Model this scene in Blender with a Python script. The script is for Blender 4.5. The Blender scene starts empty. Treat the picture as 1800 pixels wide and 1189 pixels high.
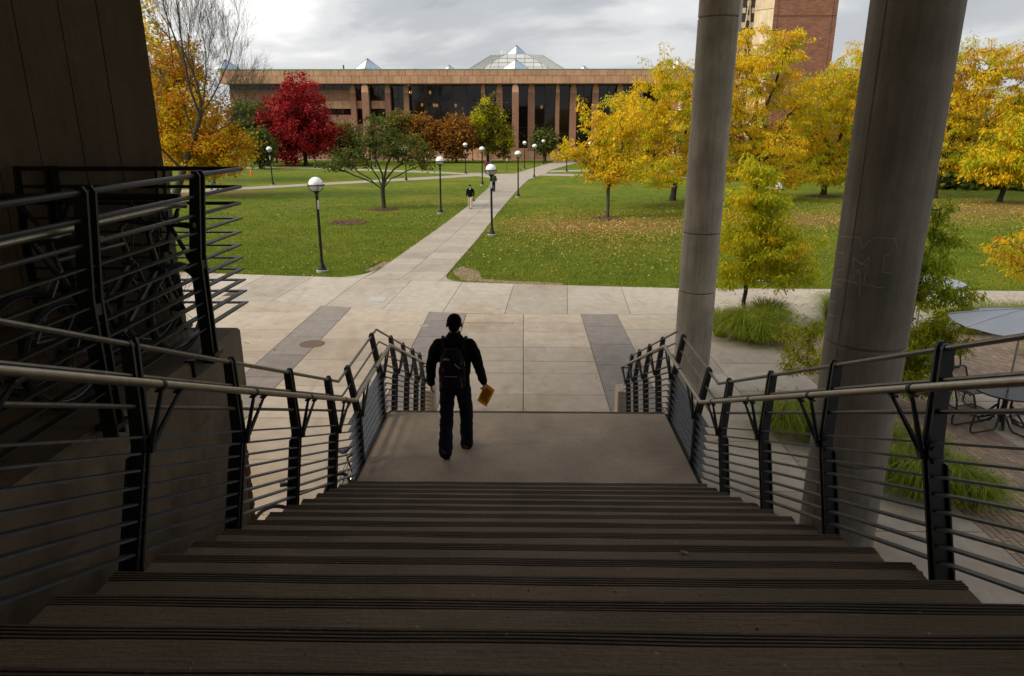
import bpy, bmesh, math, random
import numpy as np
from mathutils import Vector, Matrix, noise

R = math.radians
random.seed(7)
rng = np.random.default_rng(7)
scene = bpy.context.scene
col = scene.collection

# ------------------------------------------------------------------ camera
CAM_Z, PITCH, YAW, FPX = 5.85, R(16.87), R(0.93), 1225.0
cam_d = bpy.data.cameras.new('camera'); cam = bpy.data.objects.new('camera', cam_d); col.objects.link(cam)
cam.location = (0, 0, CAM_Z); cam.rotation_euler = (math.pi/2 - PITCH, 0, YAW)
cam_d.sensor_width = 36.0; cam_d.lens = FPX/1800*36.0
cam_d.clip_start = 0.05; cam_d.clip_end = 6000
scene.camera = cam
# ------------------------------------------------------------------ world, sun, exposure
SUN_EL, SUN_AZ = R(35), R(-105)          # azimuth from +Y, negative to the left
SUN_DIR = Vector((math.sin(SUN_AZ)*math.cos(SUN_EL), math.cos(SUN_AZ)*math.cos(SUN_EL), math.sin(SUN_EL)))
w = bpy.data.worlds.new("World"); scene.world = w; w.use_nodes = True
nt = w.node_tree; nt.nodes.clear()
def N(t, **k):
    n = nt.nodes.new(t)
    for a, b in k.items(): setattr(n, a, b)
    return n
out = N('ShaderNodeOutputWorld'); bg = N('ShaderNodeBackground'); bg.inputs[1].default_value = 0.088
sky = N('ShaderNodeTexSky', sky_type='NISHITA', sun_disc=False)
sky.sun_elevation = SUN_EL; sky.sun_rotation = SUN_AZ
tc = N('ShaderNodeTexCoord'); sep = N('ShaderNodeSeparateXYZ')
nt.links.new(tc.outputs['Generated'], sep.inputs[0])
def mth(op, a, b=None, c=None):
    m = N('ShaderNodeMath', operation=op)
    for i, v in enumerate((a, b, c)):
        if v is None: continue
        if isinstance(v, (int, float)): m.inputs[i].default_value = v
        else: nt.links.new(v, m.inputs[i])
    return m.outputs[0]
zz = mth('MAXIMUM', sep.outputs[2], 0.0)
den = mth('ADD', zz, 0.16)
cu = mth('DIVIDE', sep.outputs[0], den); cv = mth('DIVIDE', sep.outputs[1], den)
comb = N('ShaderNodeCombineXYZ'); nt.links.new(cu, comb.inputs[0]); nt.links.new(cv, comb.inputs[1])
mp = N('ShaderNodeMapping'); mp.inputs['Location'].default_value = (1.25, 2.0, 1.7); mp.inputs['Scale'].default_value = (0.85, 0.75, 1)
nt.links.new(comb.outputs[0], mp.inputs[0])
n1 = N('ShaderNodeTexNoise'); n1.inputs['Scale'].default_value = 0.8; n1.inputs['Detail'].default_value = 7; n1.inputs['Roughness'].default_value = 0.5; n1.inputs['Distortion'].default_value = 0.35
nt.links.new(mp.outputs[0], n1.inputs['Vector'])
cr = N('ShaderNodeValToRGB'); e = cr.color_ramp; e.interpolation = 'EASE'
e.elements[0].position = 0.39; e.elements[0].color = (2.4, 2.5, 2.75, 1)
e.elements[1].position = 0.73; e.elements[1].color = (11.0, 10.8, 10.4, 1)
e2 = e.elements.new(0.50); e2.color = (4.1, 4.2, 4.4, 1)
e3 = e.elements.new(0.585); e3.color = (6.2, 6.2, 6.2, 1)
nt.links.new(n1.outputs[0], cr.inputs[0])
# an overcast vault is brighter overhead than at the horizon
gr = mth('MULTIPLY_ADD', zz, 1.5, 0.82)
vm = N('ShaderNodeVectorMath', operation='SCALE'); nt.links.new(cr.outputs[0], vm.inputs[0]); nt.links.new(gr, vm.inputs['Scale'])
# paler cloud low over the horizon
hz = mth('POWER', mth('SUBTRACT', 1.0, mth('MINIMUM', mth('MULTIPLY', zz, 5.0), 1.0)), 2.0)
hm = N('ShaderNodeMix', data_type='RGBA'); nt.links.new(mth('MULTIPLY', hz, 0.75), hm.inputs[0]); nt.links.new(vm.outputs[0], hm.inputs[6]); hm.inputs[7].default_value = (5.7, 5.8, 6.0, 1)
mx = N('ShaderNodeMix', data_type='RGBA'); mx.inputs[0].default_value = 0.94
nt.links.new(sky.outputs[0], mx.inputs[6]); nt.links.new(hm.outputs[2], mx.inputs[7])
nt.links.new(mx.outputs[2], bg.inputs[0]); nt.links.new(bg.outputs[0], out.inputs[0])

sd = bpy.data.lights.new('sun', 'SUN'); sun = bpy.data.objects.new('sun', sd); col.objects.link(sun)
sd.energy = 2.4; sd.angle = R(20); sd.color = (1.0, 0.88, 0.70)
sun.rotation_euler = (-SUN_DIR).to_track_quat('-Z', 'Y').to_euler()
sun.location = (-40, -20, 60)
scene.view_settings.view_transform = 'Standard'; scene.view_settings.look = 'None'
scene.view_settings.exposure = 0.56; scene.view_settings.gamma = 1.0
scene.view_settings.use_curve_mapping = False

# ------------------------------------------------------------------ pixel -> place helpers (1800 px wide photograph)
def ray(px, py):
    u = (px-900)/FPX; v = (py-594.5)/FPX
    F = math.cos(PITCH)-v*math.sin(PITCH); Z = -(math.sin(PITCH)+v*math.cos(PITCH))
    return Vector((u*math.cos(YAW)-F*math.sin(YAW), u*math.sin(YAW)+F*math.cos(YAW), Z))
def W(px, py, z=0.0):
    d = ray(px, py); t = (z-CAM_Z)/d.z
    return Vector((d.x*t, d.y*t, z))
def at(px, py, Y):
    d = ray(px, py); t = Y/d.y
    return Vector((d.x*t, Y, CAM_Z+d.z*t))
def scale_at(Y, z=3.0):          # metres per photo pixel
    return (Y*math.cos(PITCH)+(CAM_Z-z)*math.sin(PITCH))/FPX

# ------------------------------------------------------------------ object helpers
def tag(o, label=None, cat=None, group=None, kind=None):
    if label: o['label'] = label
    if cat: o['category'] = cat
    if group: o['group'] = group
    if kind: o['kind'] = kind
    return o
def empty(name, loc=(0, 0, 0), rz=0.0):
    o = bpy.data.objects.new(name, None); col.objects.link(o)
    o.location = loc; o.rotation_euler = (0, 0, rz); o.empty_display_size = 0.2
    return o
def wm(o):
    return wm(o.parent) @ o.matrix_parent_inverse @ o.matrix_basis if o.parent else o.matrix_basis.copy()
def link(name, me, parent=None, world=True):
    """world=True: the mesh is written in world coordinates; False: in its parent's"""
    o = bpy.data.objects.new(name, me); col.objects.link(o)
    if parent is not None:
        o.parent = parent
        if world: o.matrix_parent_inverse = wm(parent).inverted()
    return o
def copy_tree(o, parent=None):
    c = o.copy(); col.objects.link(c)
    if parent is not None: c.parent = parent
    for ch in list(o.children): copy_tree(ch, c)
    return c

class MB:
    def __init__(s): s.v = []; s.f = []; s.m = []
    def add(s, vs, fs, mi=0):
        b = len(s.v); s.v.extend([tuple(p) for p in vs]); s.f.extend([tuple(i+b for i in f) for f in fs]); s.m.extend([mi]*len(fs)); return s
    def box(s, lo, hi, mi=0):
        x0, y0, z0 = lo; x1, y1, z1 = hi
        return s.add([(x0,y0,z0),(x1,y0,z0),(x1,y1,z0),(x0,y1,z0),(x0,y0,z1),(x1,y0,z1),(x1,y1,z1),(x0,y1,z1)],
              [(0,3,2,1),(4,5,6,7),(0,1,5,4),(1,2,6,5),(2,3,7,6),(3,0,4,7)], mi)
    def cbox(s, c, sz, mi=0, bev=0.0):
        if bev <= 0: return s.box([c[i]-sz[i]/2 for i in range(3)], [c[i]+sz[i]/2 for i in range(3)], mi)
        bm = bmesh.new(); bmesh.ops.create_cube(bm, size=1)
        for v in bm.verts: v.co = Vector((v.co.x*sz[0]+c[0], v.co.y*sz[1]+c[1], v.co.z*sz[2]+c[2]))
        bmesh.ops.bevel(bm, geom=bm.edges[:], offset=bev, segments=1, affect='EDGES')
        bm.verts.index_update()
        s.add([v.co for v in bm.verts], [[v.index for v in f.verts] for f in bm.faces], mi); bm.free(); return s
    def prism(s, poly, z0, z1, mi=0):
        n = len(poly)
        a = sum(poly[i][0]*poly[(i+1)%n][1]-poly[(i+1)%n][0]*poly[i][1] for i in range(n))
        if a < 0: poly = poly[::-1]
        vs = [(p[0], p[1], z0) for p in poly]+[(p[0], p[1], z1) for p in poly]
        fs = [tuple(range(n))[::-1], tuple(range(n, 2*n))]+[(i, (i+1)%n, n+(i+1)%n, n+i) for i in range(n)]
        return s.add(vs, fs, mi)
    def bar(s, p, q, wd, ht, up=(0, 0, 1), mi=0):
        p, q = Vector(p), Vector(q); d = (q-p).normalized(); up = Vector(up)
        sd_ = d.cross(up)
        if sd_.length < 1e-5: sd_ = d.cross(Vector((1, 0, 0)))
        sd_.normalize(); u = sd_.cross(d).normalized()
        a, b = sd_*wd/2, u*ht/2
        return s.add([p-a-b, p+a-b, p+a+b, p-a+b, q-a-b, q+a-b, q+a+b, q-a+b],
              [(0,1,2,3),(7,6,5,4),(0,4,5,1),(1,5,6,2),(2,6,7,3),(3,7,4,0)], mi)
    def tube(s, pts, r, n=8, mi=0, cap=True):
        pts = [Vector(p) for p in pts]; k = len(pts)
        rs = r if isinstance(r, (list, tuple)) else [r]*k
        b = len(s.v); prev = None
        for i, p in enumerate(pts):
            d = ((pts[min(i+1, k-1)]-p).normalized()+(p-pts[max(i-1, 0)]).normalized())
            if d.length < 1e-6: d = Vector((0, 0, 1))
            d.normalize()
            if prev is None:
                a = d.cross(Vector((0, 0, 1)))
                if a.length < 0.05: a = d.cross(Vector((1, 0, 0)))
            else: a = prev-d*prev.dot(d)
            a.normalize(); prev = a; c = d.cross(a)
            for j in range(n):
                t = 2*math.pi*j/n
                s.v.append(tuple(p+(a*math.cos(t)+c*math.sin(t))*rs[i]))
        for i in range(k-1):
            for j in range(n):
                s.f.append((b+i*n+j, b+i*n+(j+1)%n, b+(i+1)*n+(j+1)%n, b+(i+1)*n+j)); s.m.append(mi)
        if cap:
            s.f.append(tuple(b+j for j in range(n))[::-1]); s.m.append(mi)
            s.f.append(tuple(b+(k-1)*n+j for j in range(n))); s.m.append(mi)
        return s
    def lathe(s, prof, n=24, c=(0, 0, 0), mi=0, cap=True):
        b = len(s.v); k = len(prof)
        for r, z in prof:
            for j in range(n):
                t = 2*math.pi*j/n; s.v.append((c[0]+r*math.cos(t), c[1]+r*math.sin(t), c[2]+z))
        for i in range(k-1):
            for j in range(n):
                s.f.append((b+i*n+j, b+i*n+(j+1)%n, b+(i+1)*n+(j+1)%n, b+(i+1)*n+j)); s.m.append(mi)
        if cap:
            s.f.append(tuple(b+j for j in range(n))[::-1]); s.m.append(mi)
            s.f.append(tuple(b+(k-1)*n+j for j in range(n))); s.m.append(mi)
        return s
    def ball(s, c, r, n=12, m=8, mi=0, M=None):
        b = len(s.v); rr = r if isinstance(r, (tuple, list)) else (r, r, r)
        M = M or Matrix.Identity(3); c = Vector(c)
        for i in range(m+1):
            ph = math.pi*i/m
            for j in range(n):
                t = 2*math.pi*j/n
                s.v.append(tuple(c+M@Vector((rr[0]*math.sin(ph)*math.cos(t), rr[1]*math.sin(ph)*math.sin(t), -rr[2]*math.cos(ph)))))
        for i in range(m):
            for j in range(n):
                s.f.append((b+i*n+j, b+i*n+(j+1)%n, b+(i+1)*n+(j+1)%n, b+(i+1)*n+j)); s.m.append(mi)
        return s
    def mesh(s, name, mats, smooth=False):
        me = bpy.data.meshes.new(name); me.from_pydata(s.v, [], s.f)
        for m_ in (mats if isinstance(mats, (list, tuple)) else [mats]): me.materials.append(m_)
        if isinstance(mats, (list, tuple)) and len(mats) > 1: me.polygons.foreach_set('material_index', s.m)
        if smooth:
            me.polygons.foreach_set('use_smooth', [True]*len(me.polygons))
            try: me.set_sharp_from_angle(angle=R(38))
            except Exception: pass
        me.update(); return me
    def build(s, name, mats, parent=None, smooth=False, world=True):
        return link(name, s.mesh(name, mats, smooth), parent, world)

def np_mesh(name, verts, faces, mat):
    """verts (n,3), faces (m,k) all of one size"""
    me = bpy.data.meshes.new(name); n, (m_, k) = len(verts), faces.shape
    me.vertices.add(n); me.vertices.foreach_set('co', np.ascontiguousarray(verts, dtype=np.float32).ravel())
    me.loops.add(m_*k); me.loops.foreach_set('vertex_index', np.ascontiguousarray(faces, dtype=np.int32).ravel())
    me.polygons.add(m_); me.polygons.foreach_set('loop_start', np.arange(0, m_*k, k, dtype=np.int32))
    me.materials.append(mat); me.update(calc_edges=True); me.validate()
    return me

# ------------------------------------------------------------------ materials
MATS = {}
class NB:
    def __init__(s, name):
        s.m = bpy.data.materials.new(name); s.m.use_nodes = True; s.t = s.m.node_tree; s.t.nodes.clear()
        s.out = s.n('ShaderNodeOutputMaterial'); s.b = s.n('ShaderNodeBsdfPrincipled')
        s.l(s.b.outputs[0], s.out.inputs[0]); MATS[name] = s.m
    def n(s, t, **k):
        x = s.t.nodes.new(t)
        for a, b in k.items(): setattr(x, a, b)
        return x
    def l(s, a, b): s.t.links.new(a, b)
    def pos(s, scale=(1, 1, 1), obj=False):
        if obj: o = s.n('ShaderNodeTexCoord').outputs['Object']
        else: o = s.n('ShaderNodeNewGeometry').outputs['Position']
        mp = s.n('ShaderNodeMapping'); mp.inputs['Scale'].default_value = scale
        s.l(o, mp.inputs[0]); return mp.outputs[0]
    def noise(s, sc, det=4, rough=0.55, vec=None, dist=0.0):
        x = s.n('ShaderNodeTexNoise'); x.inputs['Scale'].default_value = sc; x.inputs['Detail'].default_value = det
        x.inputs['Roughness'].default_value = rough; x.inputs['Distortion'].default_value = dist
        s.l(vec if vec is not None else s.pos(), x.inputs['Vector']); return x.outputs[0]
    def ramp(s, fac, stops):
        x = s.n('ShaderNodeValToRGB'); e = x.color_ramp
        while len(e.elements) < len(stops): e.elements.new(0.5)
        for el, (p, c) in zip(e.elements, stops):
            el.position = p; el.color = (*c, 1) if len(c) == 3 else c
        s.l(fac, x.inputs[0]); return x.outputs[0]
    def mix(s, fac, a, b, mode='MIX'):
        x = s.n('ShaderNodeMix', data_type='RGBA', blend_type=mode)
        for i, v in ((0, fac), (6, a), (7, b)):
            if isinstance(v, (int, float)): x.inputs[i].default_value = v
            elif isinstance(v, tuple): x.inputs[i].default_value = (*v, 1)
            else: s.l(v, x.inputs[i])
        return x.outputs[2]
    def math(s, op, a, b=0.0):
        x = s.n('ShaderNodeMath', operation=op)
        for i, v in enumerate((a, b)):
            if isinstance(v, (int, float)): x.inputs[i].default_value = v
            else: s.l(v, x.inputs[i])
        return x.outputs[0]
    def rand(s): return s.n('ShaderNodeObjectInfo').outputs['Random']
    def island(s): return s.n('ShaderNodeNewGeometry').outputs['Random Per Island']
    def bump(s, h, st=0.3, dist=0.01):
        x = s.n('ShaderNodeBump'); x.inputs['Strength'].default_value = st; x.inputs['Distance'].default_value = dist
        s.l(h, x.inputs['Height']); s.l(x.outputs[0], s.b.inputs['Normal'])
    def fin(s, colr, rough=0.8, metal=0.0, spec=None):
        if isinstance(colr, tuple): s.b.inputs['Base Color'].default_value = (*colr, 1)
        else: s.l(colr, s.b.inputs['Base Color'])
        if isinstance(rough, (int, float)): s.b.inputs['Roughness'].default_value = rough
        else: s.l(rough, s.b.inputs['Roughness'])
        s.b.inputs['Metallic'].default_value = metal
        if spec is not None: s.b.inputs['Specular IOR Level'].default_value = spec
        return s.m
def plain(name, c, rough=0.6, metal=0.0, var=0.12, sc=6.0, bump=0.0, spec=None):
    b = NB(name); f = b.noise(sc, 5, 0.6)
    c0 = tuple(x*(1-var) for x in c); c1 = tuple(min(1, x*(1+var)) for x in c)
    if bump: b.bump(b.noise(sc*6, 4), bump, 0.004)
    return b.fin(b.ramp(f, [(0.3, c0), (0.7, c1)]), rough, metal, spec)
def conc(name, c, stain, stain_amt=0.5, sc=0.5, tone=0.12, bump=0.25, rough=0.85, seg=True):
    b = NB(name); p = b.pos()
    f = b.noise(sc, 6, 0.6, p, 0.4); fine = b.noise(38, 3, 0.7, p); mid = b.noise(3.1, 5, 0.6, p)
    base = b.ramp(mid, [(0.3, tuple(x*(1-tone) for x in c)), (0.72, tuple(x*(1+tone) for x in c))])
    sm = b.ramp(f, [(0.50, (0, 0, 0)), (0.68, (stain_amt,)*3)])
    x = b.mix(sm, base, stain)
    x = b.mix(0.35, x, b.ramp(fine, [(0.3, (0.55,)*3), (0.7, (1.0,)*3)]), 'MULTIPLY')
    if seg:
        rv = b.ramp(b.rand(), [(0, (0.80, 0.79, 0.78)), (1, (1, 1, 1))])
        gum = b.n('ShaderNodeTexVoronoi'); gum.inputs['Scale'].default_value = 2.6; b.l(p, gum.inputs['Vector'])
        gm = b.ramp(b.math('ADD', gum.outputs[0], b.math('MULTIPLY', fine, 0.03)), [(0.045, (0.55,)*3), (0.06, (0, 0, 0))])
        x = b.mix(gm, x, tuple(v*0.45 for v in c))
        drip = b.noise(1.0, 6, 0.65, b.pos((1.3, 0.45, 1)), 0.8)
        x = b.mix(b.ramp(drip, [(0.52, (0, 0, 0)), (0.7, (0.35,)*3)]), x, tuple(v*0.6 for v in stain))
        x = b.mix(1.0, x, rv, 'MULTIPLY')
    if not seg or 'wall' in name:
        st = b.noise(1.6, 6, 0.7, b.pos((3.5, 3.5, 0.22)), 0.3)
        x = b.mix(0.45, x, b.ramp(st, [(0.36, (0.62, 0.58, 0.54)), (0.6, (1, 1, 1))]), 'MULTIPLY')
    b.bump(fine, bump, 0.004)
    return b.fin(x, rough)
M_plaza = conc('plaza_concrete', (0.46, 0.39, 0.305), (0.33, 0.235, 0.145), 0.6, 0.33)
M_walk = conc('walk_concrete', (0.44, 0.39, 0.32), (0.32, 0.24, 0.16), 0.6, 0.3)
M_path = conc('path_concrete', (0.40, 0.35, 0.28), (0.31, 0.26, 0.20), 0.45, 0.3)
M_band = conc('grey_band_concrete', (0.255, 0.222, 0.198), (0.22, 0.165, 0.125), 0.5, 0.4, 0.16)
M_joint = plain('joint_dirt', (0.17, 0.14, 0.11), 0.95)
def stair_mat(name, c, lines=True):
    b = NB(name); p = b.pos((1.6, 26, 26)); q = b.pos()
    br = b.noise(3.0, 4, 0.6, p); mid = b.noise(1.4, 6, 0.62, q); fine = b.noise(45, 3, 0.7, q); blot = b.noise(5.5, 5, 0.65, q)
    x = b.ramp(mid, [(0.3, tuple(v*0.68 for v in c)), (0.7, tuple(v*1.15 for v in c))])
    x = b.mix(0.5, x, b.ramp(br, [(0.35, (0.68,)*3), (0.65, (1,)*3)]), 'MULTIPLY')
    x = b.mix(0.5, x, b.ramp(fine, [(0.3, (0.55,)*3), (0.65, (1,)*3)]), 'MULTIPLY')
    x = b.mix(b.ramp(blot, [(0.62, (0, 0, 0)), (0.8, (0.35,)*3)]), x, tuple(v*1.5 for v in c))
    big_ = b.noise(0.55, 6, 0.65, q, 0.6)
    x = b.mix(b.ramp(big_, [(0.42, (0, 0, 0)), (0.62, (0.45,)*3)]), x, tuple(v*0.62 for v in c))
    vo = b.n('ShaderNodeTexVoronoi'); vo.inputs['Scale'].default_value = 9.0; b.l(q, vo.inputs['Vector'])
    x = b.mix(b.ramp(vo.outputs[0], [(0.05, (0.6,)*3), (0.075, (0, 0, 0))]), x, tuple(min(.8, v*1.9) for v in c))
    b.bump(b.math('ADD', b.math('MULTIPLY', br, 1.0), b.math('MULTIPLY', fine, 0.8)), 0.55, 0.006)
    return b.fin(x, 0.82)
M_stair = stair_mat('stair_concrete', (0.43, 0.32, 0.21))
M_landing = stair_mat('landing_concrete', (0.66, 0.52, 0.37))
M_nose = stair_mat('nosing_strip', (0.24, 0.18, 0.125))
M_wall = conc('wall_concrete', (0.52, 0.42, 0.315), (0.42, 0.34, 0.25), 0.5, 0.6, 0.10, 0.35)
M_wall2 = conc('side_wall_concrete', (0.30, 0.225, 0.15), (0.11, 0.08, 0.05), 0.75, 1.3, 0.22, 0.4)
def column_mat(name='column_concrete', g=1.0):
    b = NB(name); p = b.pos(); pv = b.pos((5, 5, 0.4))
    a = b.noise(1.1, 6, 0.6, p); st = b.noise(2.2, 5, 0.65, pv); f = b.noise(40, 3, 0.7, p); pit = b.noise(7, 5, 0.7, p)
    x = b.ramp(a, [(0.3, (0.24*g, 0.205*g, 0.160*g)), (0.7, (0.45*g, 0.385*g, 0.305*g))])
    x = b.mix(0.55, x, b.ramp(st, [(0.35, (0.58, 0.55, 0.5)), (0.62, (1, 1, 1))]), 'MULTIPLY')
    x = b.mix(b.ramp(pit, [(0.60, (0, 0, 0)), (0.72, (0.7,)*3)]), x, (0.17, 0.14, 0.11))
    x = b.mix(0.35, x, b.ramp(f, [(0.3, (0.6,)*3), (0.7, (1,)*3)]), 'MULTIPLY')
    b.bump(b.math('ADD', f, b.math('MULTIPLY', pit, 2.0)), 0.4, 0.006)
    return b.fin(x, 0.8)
M_column = column_mat('column_concrete', 1.18)
M_column_shade = column_mat('shaded_column_concrete', 0.66)  # same column concrete, with the shade under the overhang put into its colour
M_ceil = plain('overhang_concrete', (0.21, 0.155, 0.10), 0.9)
M_rear = plain('rear_wall_dark', (0.20, 0.15, 0.10), 0.7)
M_black = plain('black_painted_steel', (0.018, 0.018, 0.019), 0.45, 0.0, 0.3, 9)
M_bar = plain('grey_steel_bar', (0.115, 0.12, 0.13), 0.45, 0.35, 0.3, 14)
M_handrail = plain('brushed_handrail', (0.42, 0.37, 0.31), 0.34, 0.9, 0.15, 20)
M_thin = plain('upper_rail_steel', (0.22, 0.20, 0.18), 0.4, 0.75, 0.2, 20)
M_lamp_blk = plain('lamp_black', (0.008, 0.008, 0.008), 0.5, spec=0.25)
M_globe = plain('white_globe_top', (0.83, 0.83, 0.82), 0.3, 0, 0.03)
def globe_low():
    b = NB('frosted_globe_bowl'); b.fin((0.62, 0.63, 0.64), 0.25); b.b.inputs['Transmission Weight'].default_value = 0.25; return b.m
M_globe2 = globe_low()
M_foot = plain('lamp_footing', (0.36, 0.32, 0.27), 0.9)
def brick_mat(name, c1, c2, mortar, sx=1.0, scale=4.5):
    b = NB(name); p = b.pos()
    # brick texture over X/Z (and Y/Z) : u = x+y, v = z
    s = b.n('ShaderNodeSeparateXYZ'); b.l(p, s.inputs[0])
    cb = b.n('ShaderNodeCombineXYZ'); b.l(b.math('ADD', s.outputs[0], s.outputs[1]), cb.inputs[0]); b.l(s.outputs[2], cb.inputs[1])
    t = b.n('ShaderNodeTexBrick'); t.inputs['Scale'].default_value = scale; t.inputs['Color1'].default_value = (*c1, 1); t.inputs['Color2'].default_value = (*c2, 1)
    t.inputs['Mortar'].default_value = (*mortar, 1); t.inputs['Mortar Size'].default_value = 0.03; t.inputs['Bias'].default_value = 0.1
    t.inputs['Brick Width'].default_value = 1.0; t.inputs['Row Height'].default_value = 0.33
    b.l(cb.outputs[0], t.inputs['Vector'])
    x = b.mix(0.6, t.outputs[0], b.ramp(b.noise(0.6, 6, 0.6, p), [(0.3, (0.7,)*3), (0.7, (1.05,)*3)]), 'MULTIPLY')
    x = b.mix(0.4, x, b.ramp(b.noise(7, 3, 0.7, p), [(0.3, (0.6,)*3), (0.7, (1.15,)*3)]), 'MULTIPLY')
    return b.fin(x, 0.9)
M_brick = brick_mat('library_brick', (0.45, 0.215, 0.13), (0.33, 0.16, 0.10), (0.38, 0.25, 0.17), scale=3.0)
M_tbrick = brick_mat('tower_brick', (0.42, 0.16, 0.085), (0.25, 0.105, 0.065), (0.34, 0.2, 0.14), scale=1.9)
M_redbrick = brick_mat('base_brick', (0.24, 0.075, 0.04), (0.18, 0.055, 0.035), (0.16, 0.10, 0.07), scale=4.0)
def stone_mat(name, c):
    b = NB(name); p = b.pos(); v = b.pos((2.5, 2.5, 0.35))
    x = b.ramp(b.noise(0.8, 5, 0.6, p), [(0.3, tuple(k*0.82 for k in c)), (0.7, tuple(k*1.1 for k in c))])
    x = b.mix(0.45, x, b.ramp(b.noise(1.2, 5, 0.65, v), [(0.35, (0.66, 0.6, 0.55)), (0.65, (1, 1, 1))]), 'MULTIPLY')
    x = b.mix(1.0, x, b.ramp(b.rand(), [(0, (0.84, 0.8, 0.77)), (1, (1.0, 1.0, 1.0))]), 'MULTIPLY')
    return b.fin(x, 0.85)
M_stone = stone_mat('orange_sandstone', (0.63, 0.385, 0.235))
M_cream = stone_mat('cream_stone', (0.74, 0.62, 0.44))
M_mortar = plain('stone_joint', (0.60, 0.45, 0.33), 0.9)
def glass_dark(name, c, tr=0.3):
    b = NB(name)
    b.fin(c, 0.04); b.b.inputs['Specular IOR Level'].default_value = 0.6
    t = b.n('ShaderNodeBsdfTransparent'); t.inputs[0].default_value = (0.45, 0.38, 0.30, 1)
    m_ = b.n('ShaderNodeMixShader'); m_.inputs[0].default_value = tr
    b.l(b.b.outputs[0], m_.inputs[1]); b.l(t.outputs[0], m_.inputs[2]); b.l(m_.outputs[0], b.out.inputs[0]); return b.m
M_glass = glass_dark('tinted_window_glass', (0.022, 0.014, 0.010), 0.35)
M_inside = plain('dim_interior', (0.13, 0.08, 0.05), 0.9)
def emit(name, c, s):
    b = NB(name); b.fin(c, 0.5); b.b.inputs['Emission Color'].default_value = (*c, 1); b.b.inputs['Emission Strength'].default_value = s; return b.m
M_glow = emit('warm_lit_lamp', (1.0, 0.72, 0.22), 7.0)
def sky_glass(name, c):
    b = NB(name); b.fin(b.mix(1.0, c, b.ramp(b.rand(), [(0, (0.85,)*3), (1, (1,)*3)]), 'MULTIPLY'), 0.08); b.b.inputs['Specular IOR Level'].default_value = 0.8; return b.m
M_skyl = sky_glass('skylight_glass_pale', (0.76, 0.83, 0.85))
M_skyl_shade = sky_glass('skylight_glass_shaded', (0.42, 0.53, 0.66))  # bluish copy of the pale glass, shade put into its colour
M_skyr = plain('skylight_roof_metal', (0.66, 0.75, 0.78), 0.35, 0.0)
M_frame = plain('skylight_frame', (0.06, 0.065, 0.07), 0.5)
M_copper = plain('copper_edge', (0.20, 0.42, 0.36), 0.6)
def lawn_mat():
    b = NB('lawn_turf'); p = b.pos()
    big = b.noise(0.16, 5, 0.6, p, 0.5); mid = b.noise(1.3, 5, 0.65, p); fine = b.noise(16, 4, 0.75, p); dry = b.noise(0.09, 4, 0.6, b.pos((1, 0.75, 1)), 0.3)
    x = b.ramp(mid, [(0.28, (0.055, 0.085, 0.006)), (0.5, (0.115, 0.165, 0.008)), (0.75, (0.185, 0.220, 0.012))])
    x = b.mix(b.ramp(big, [(0.48, (0, 0, 0)), (0.66, (0.75,)*3)]), x, (0.22, 0.205, 0.020))
    x = b.mix(b.ramp(dry, [(0.57, (0, 0, 0)), (0.70, (0.55,)*3)]), x, (0.20, 0.135, 0.045))
    # ground worn brown under the locusts
    s_ = b.n('ShaderNodeSeparateXYZ'); b.l(p, s_.inputs[0])
    for cx_, cy_, rx_, ry_ in ((5.2, 43.5, 9.0, 4.6), (20, 46.5, 14, 4.2), (35, 53, 14, 6), (-31, 66, 9, 5)):
        dx = b.math('DIVIDE', b.math('SUBTRACT', s_.outputs[0], cx_), rx_); dy = b.math('DIVIDE', b.math('SUBTRACT', s_.outputs[1], cy_), ry_)
        dd = b.math('SQRT', b.math('ADD', b.math('MULTIPLY', dx, dx), b.math('MULTIPLY', dy, dy)))
        dd = b.math('ADD', dd, b.math('MULTIPLY', b.math('SUBTRACT', mid, 0.5), 1.3))
        x = b.mix(b.ramp(dd, [(0.35, (0.85,)*3), (1.0, (0, 0, 0))]), x, (0.23, 0.15, 0.050))
    x = b.mix(0.75, x, b.ramp(fine, [(0.3, (0.35,)*3), (0.7, (1.25,)*3)]), 'MULTIPLY')
    b.bump(fine, 0.9, 0.05)
    return b.fin(x, 0.95, 0, 0.15)
M_lawn = lawn_mat()
M_soil = plain('bare_soil', (0.21, 0.15, 0.09), 0.95, 0, 0.35, 4, 0.6)
M_mulch = plain('bark_mulch', (0.085, 0.040, 0.020), 0.95, 0, 0.5, 14, 1.0)
def leaf_mat(name, stops, trans=0.45, sc=0.45, rough=0.6):
    b = NB(name)
    f = b.math('ADD', b.math('MULTIPLY', b.island(), 0.55), b.math('MULTIPLY', b.noise(sc, 3, 0.6), 0.75))
    f = b.math('SUBTRACT', f, 0.15)
    c = b.ramp(f, stops); b.fin(c, rough, 0, 0.25)
    t = b.n('ShaderNodeBsdfTranslucent'); b.l(c, t.inputs[0])
    m_ = b.n('ShaderNodeMixShader'); m_.inputs[0].default_value = trans
    b.l(b.b.outputs[0], m_.inputs[1]); b.l(t.outputs[0], m_.inputs[2]); b.l(m_.outputs[0], b.out.inputs[0]); return b.m
L_yellow = leaf_mat('yellow_locust_leaf', [(0.08, (0.16, 0.20, 0.010)), (0.24, (0.44, 0.38, 0.012)), (0.55, (0.88, 0.61, 0.014)), (0.97, (0.88, 0.46, 0.012))], 0.52)
L_ygreen = leaf_mat('yellow_green_leaf', [(0.1, (0.20, 0.29, 0.012)), (0.45, (0.50, 0.52, 0.015)), (0.8, (0.78, 0.64, 0.018))], 0.55)
L_near = leaf_mat('near_locust_leaf', [(0.1, (0.13, 0.21, 0.012)), (0.5, (0.34, 0.41, 0.015)), (0.85, (0.62, 0.50, 0.02))], 0.55)
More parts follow.
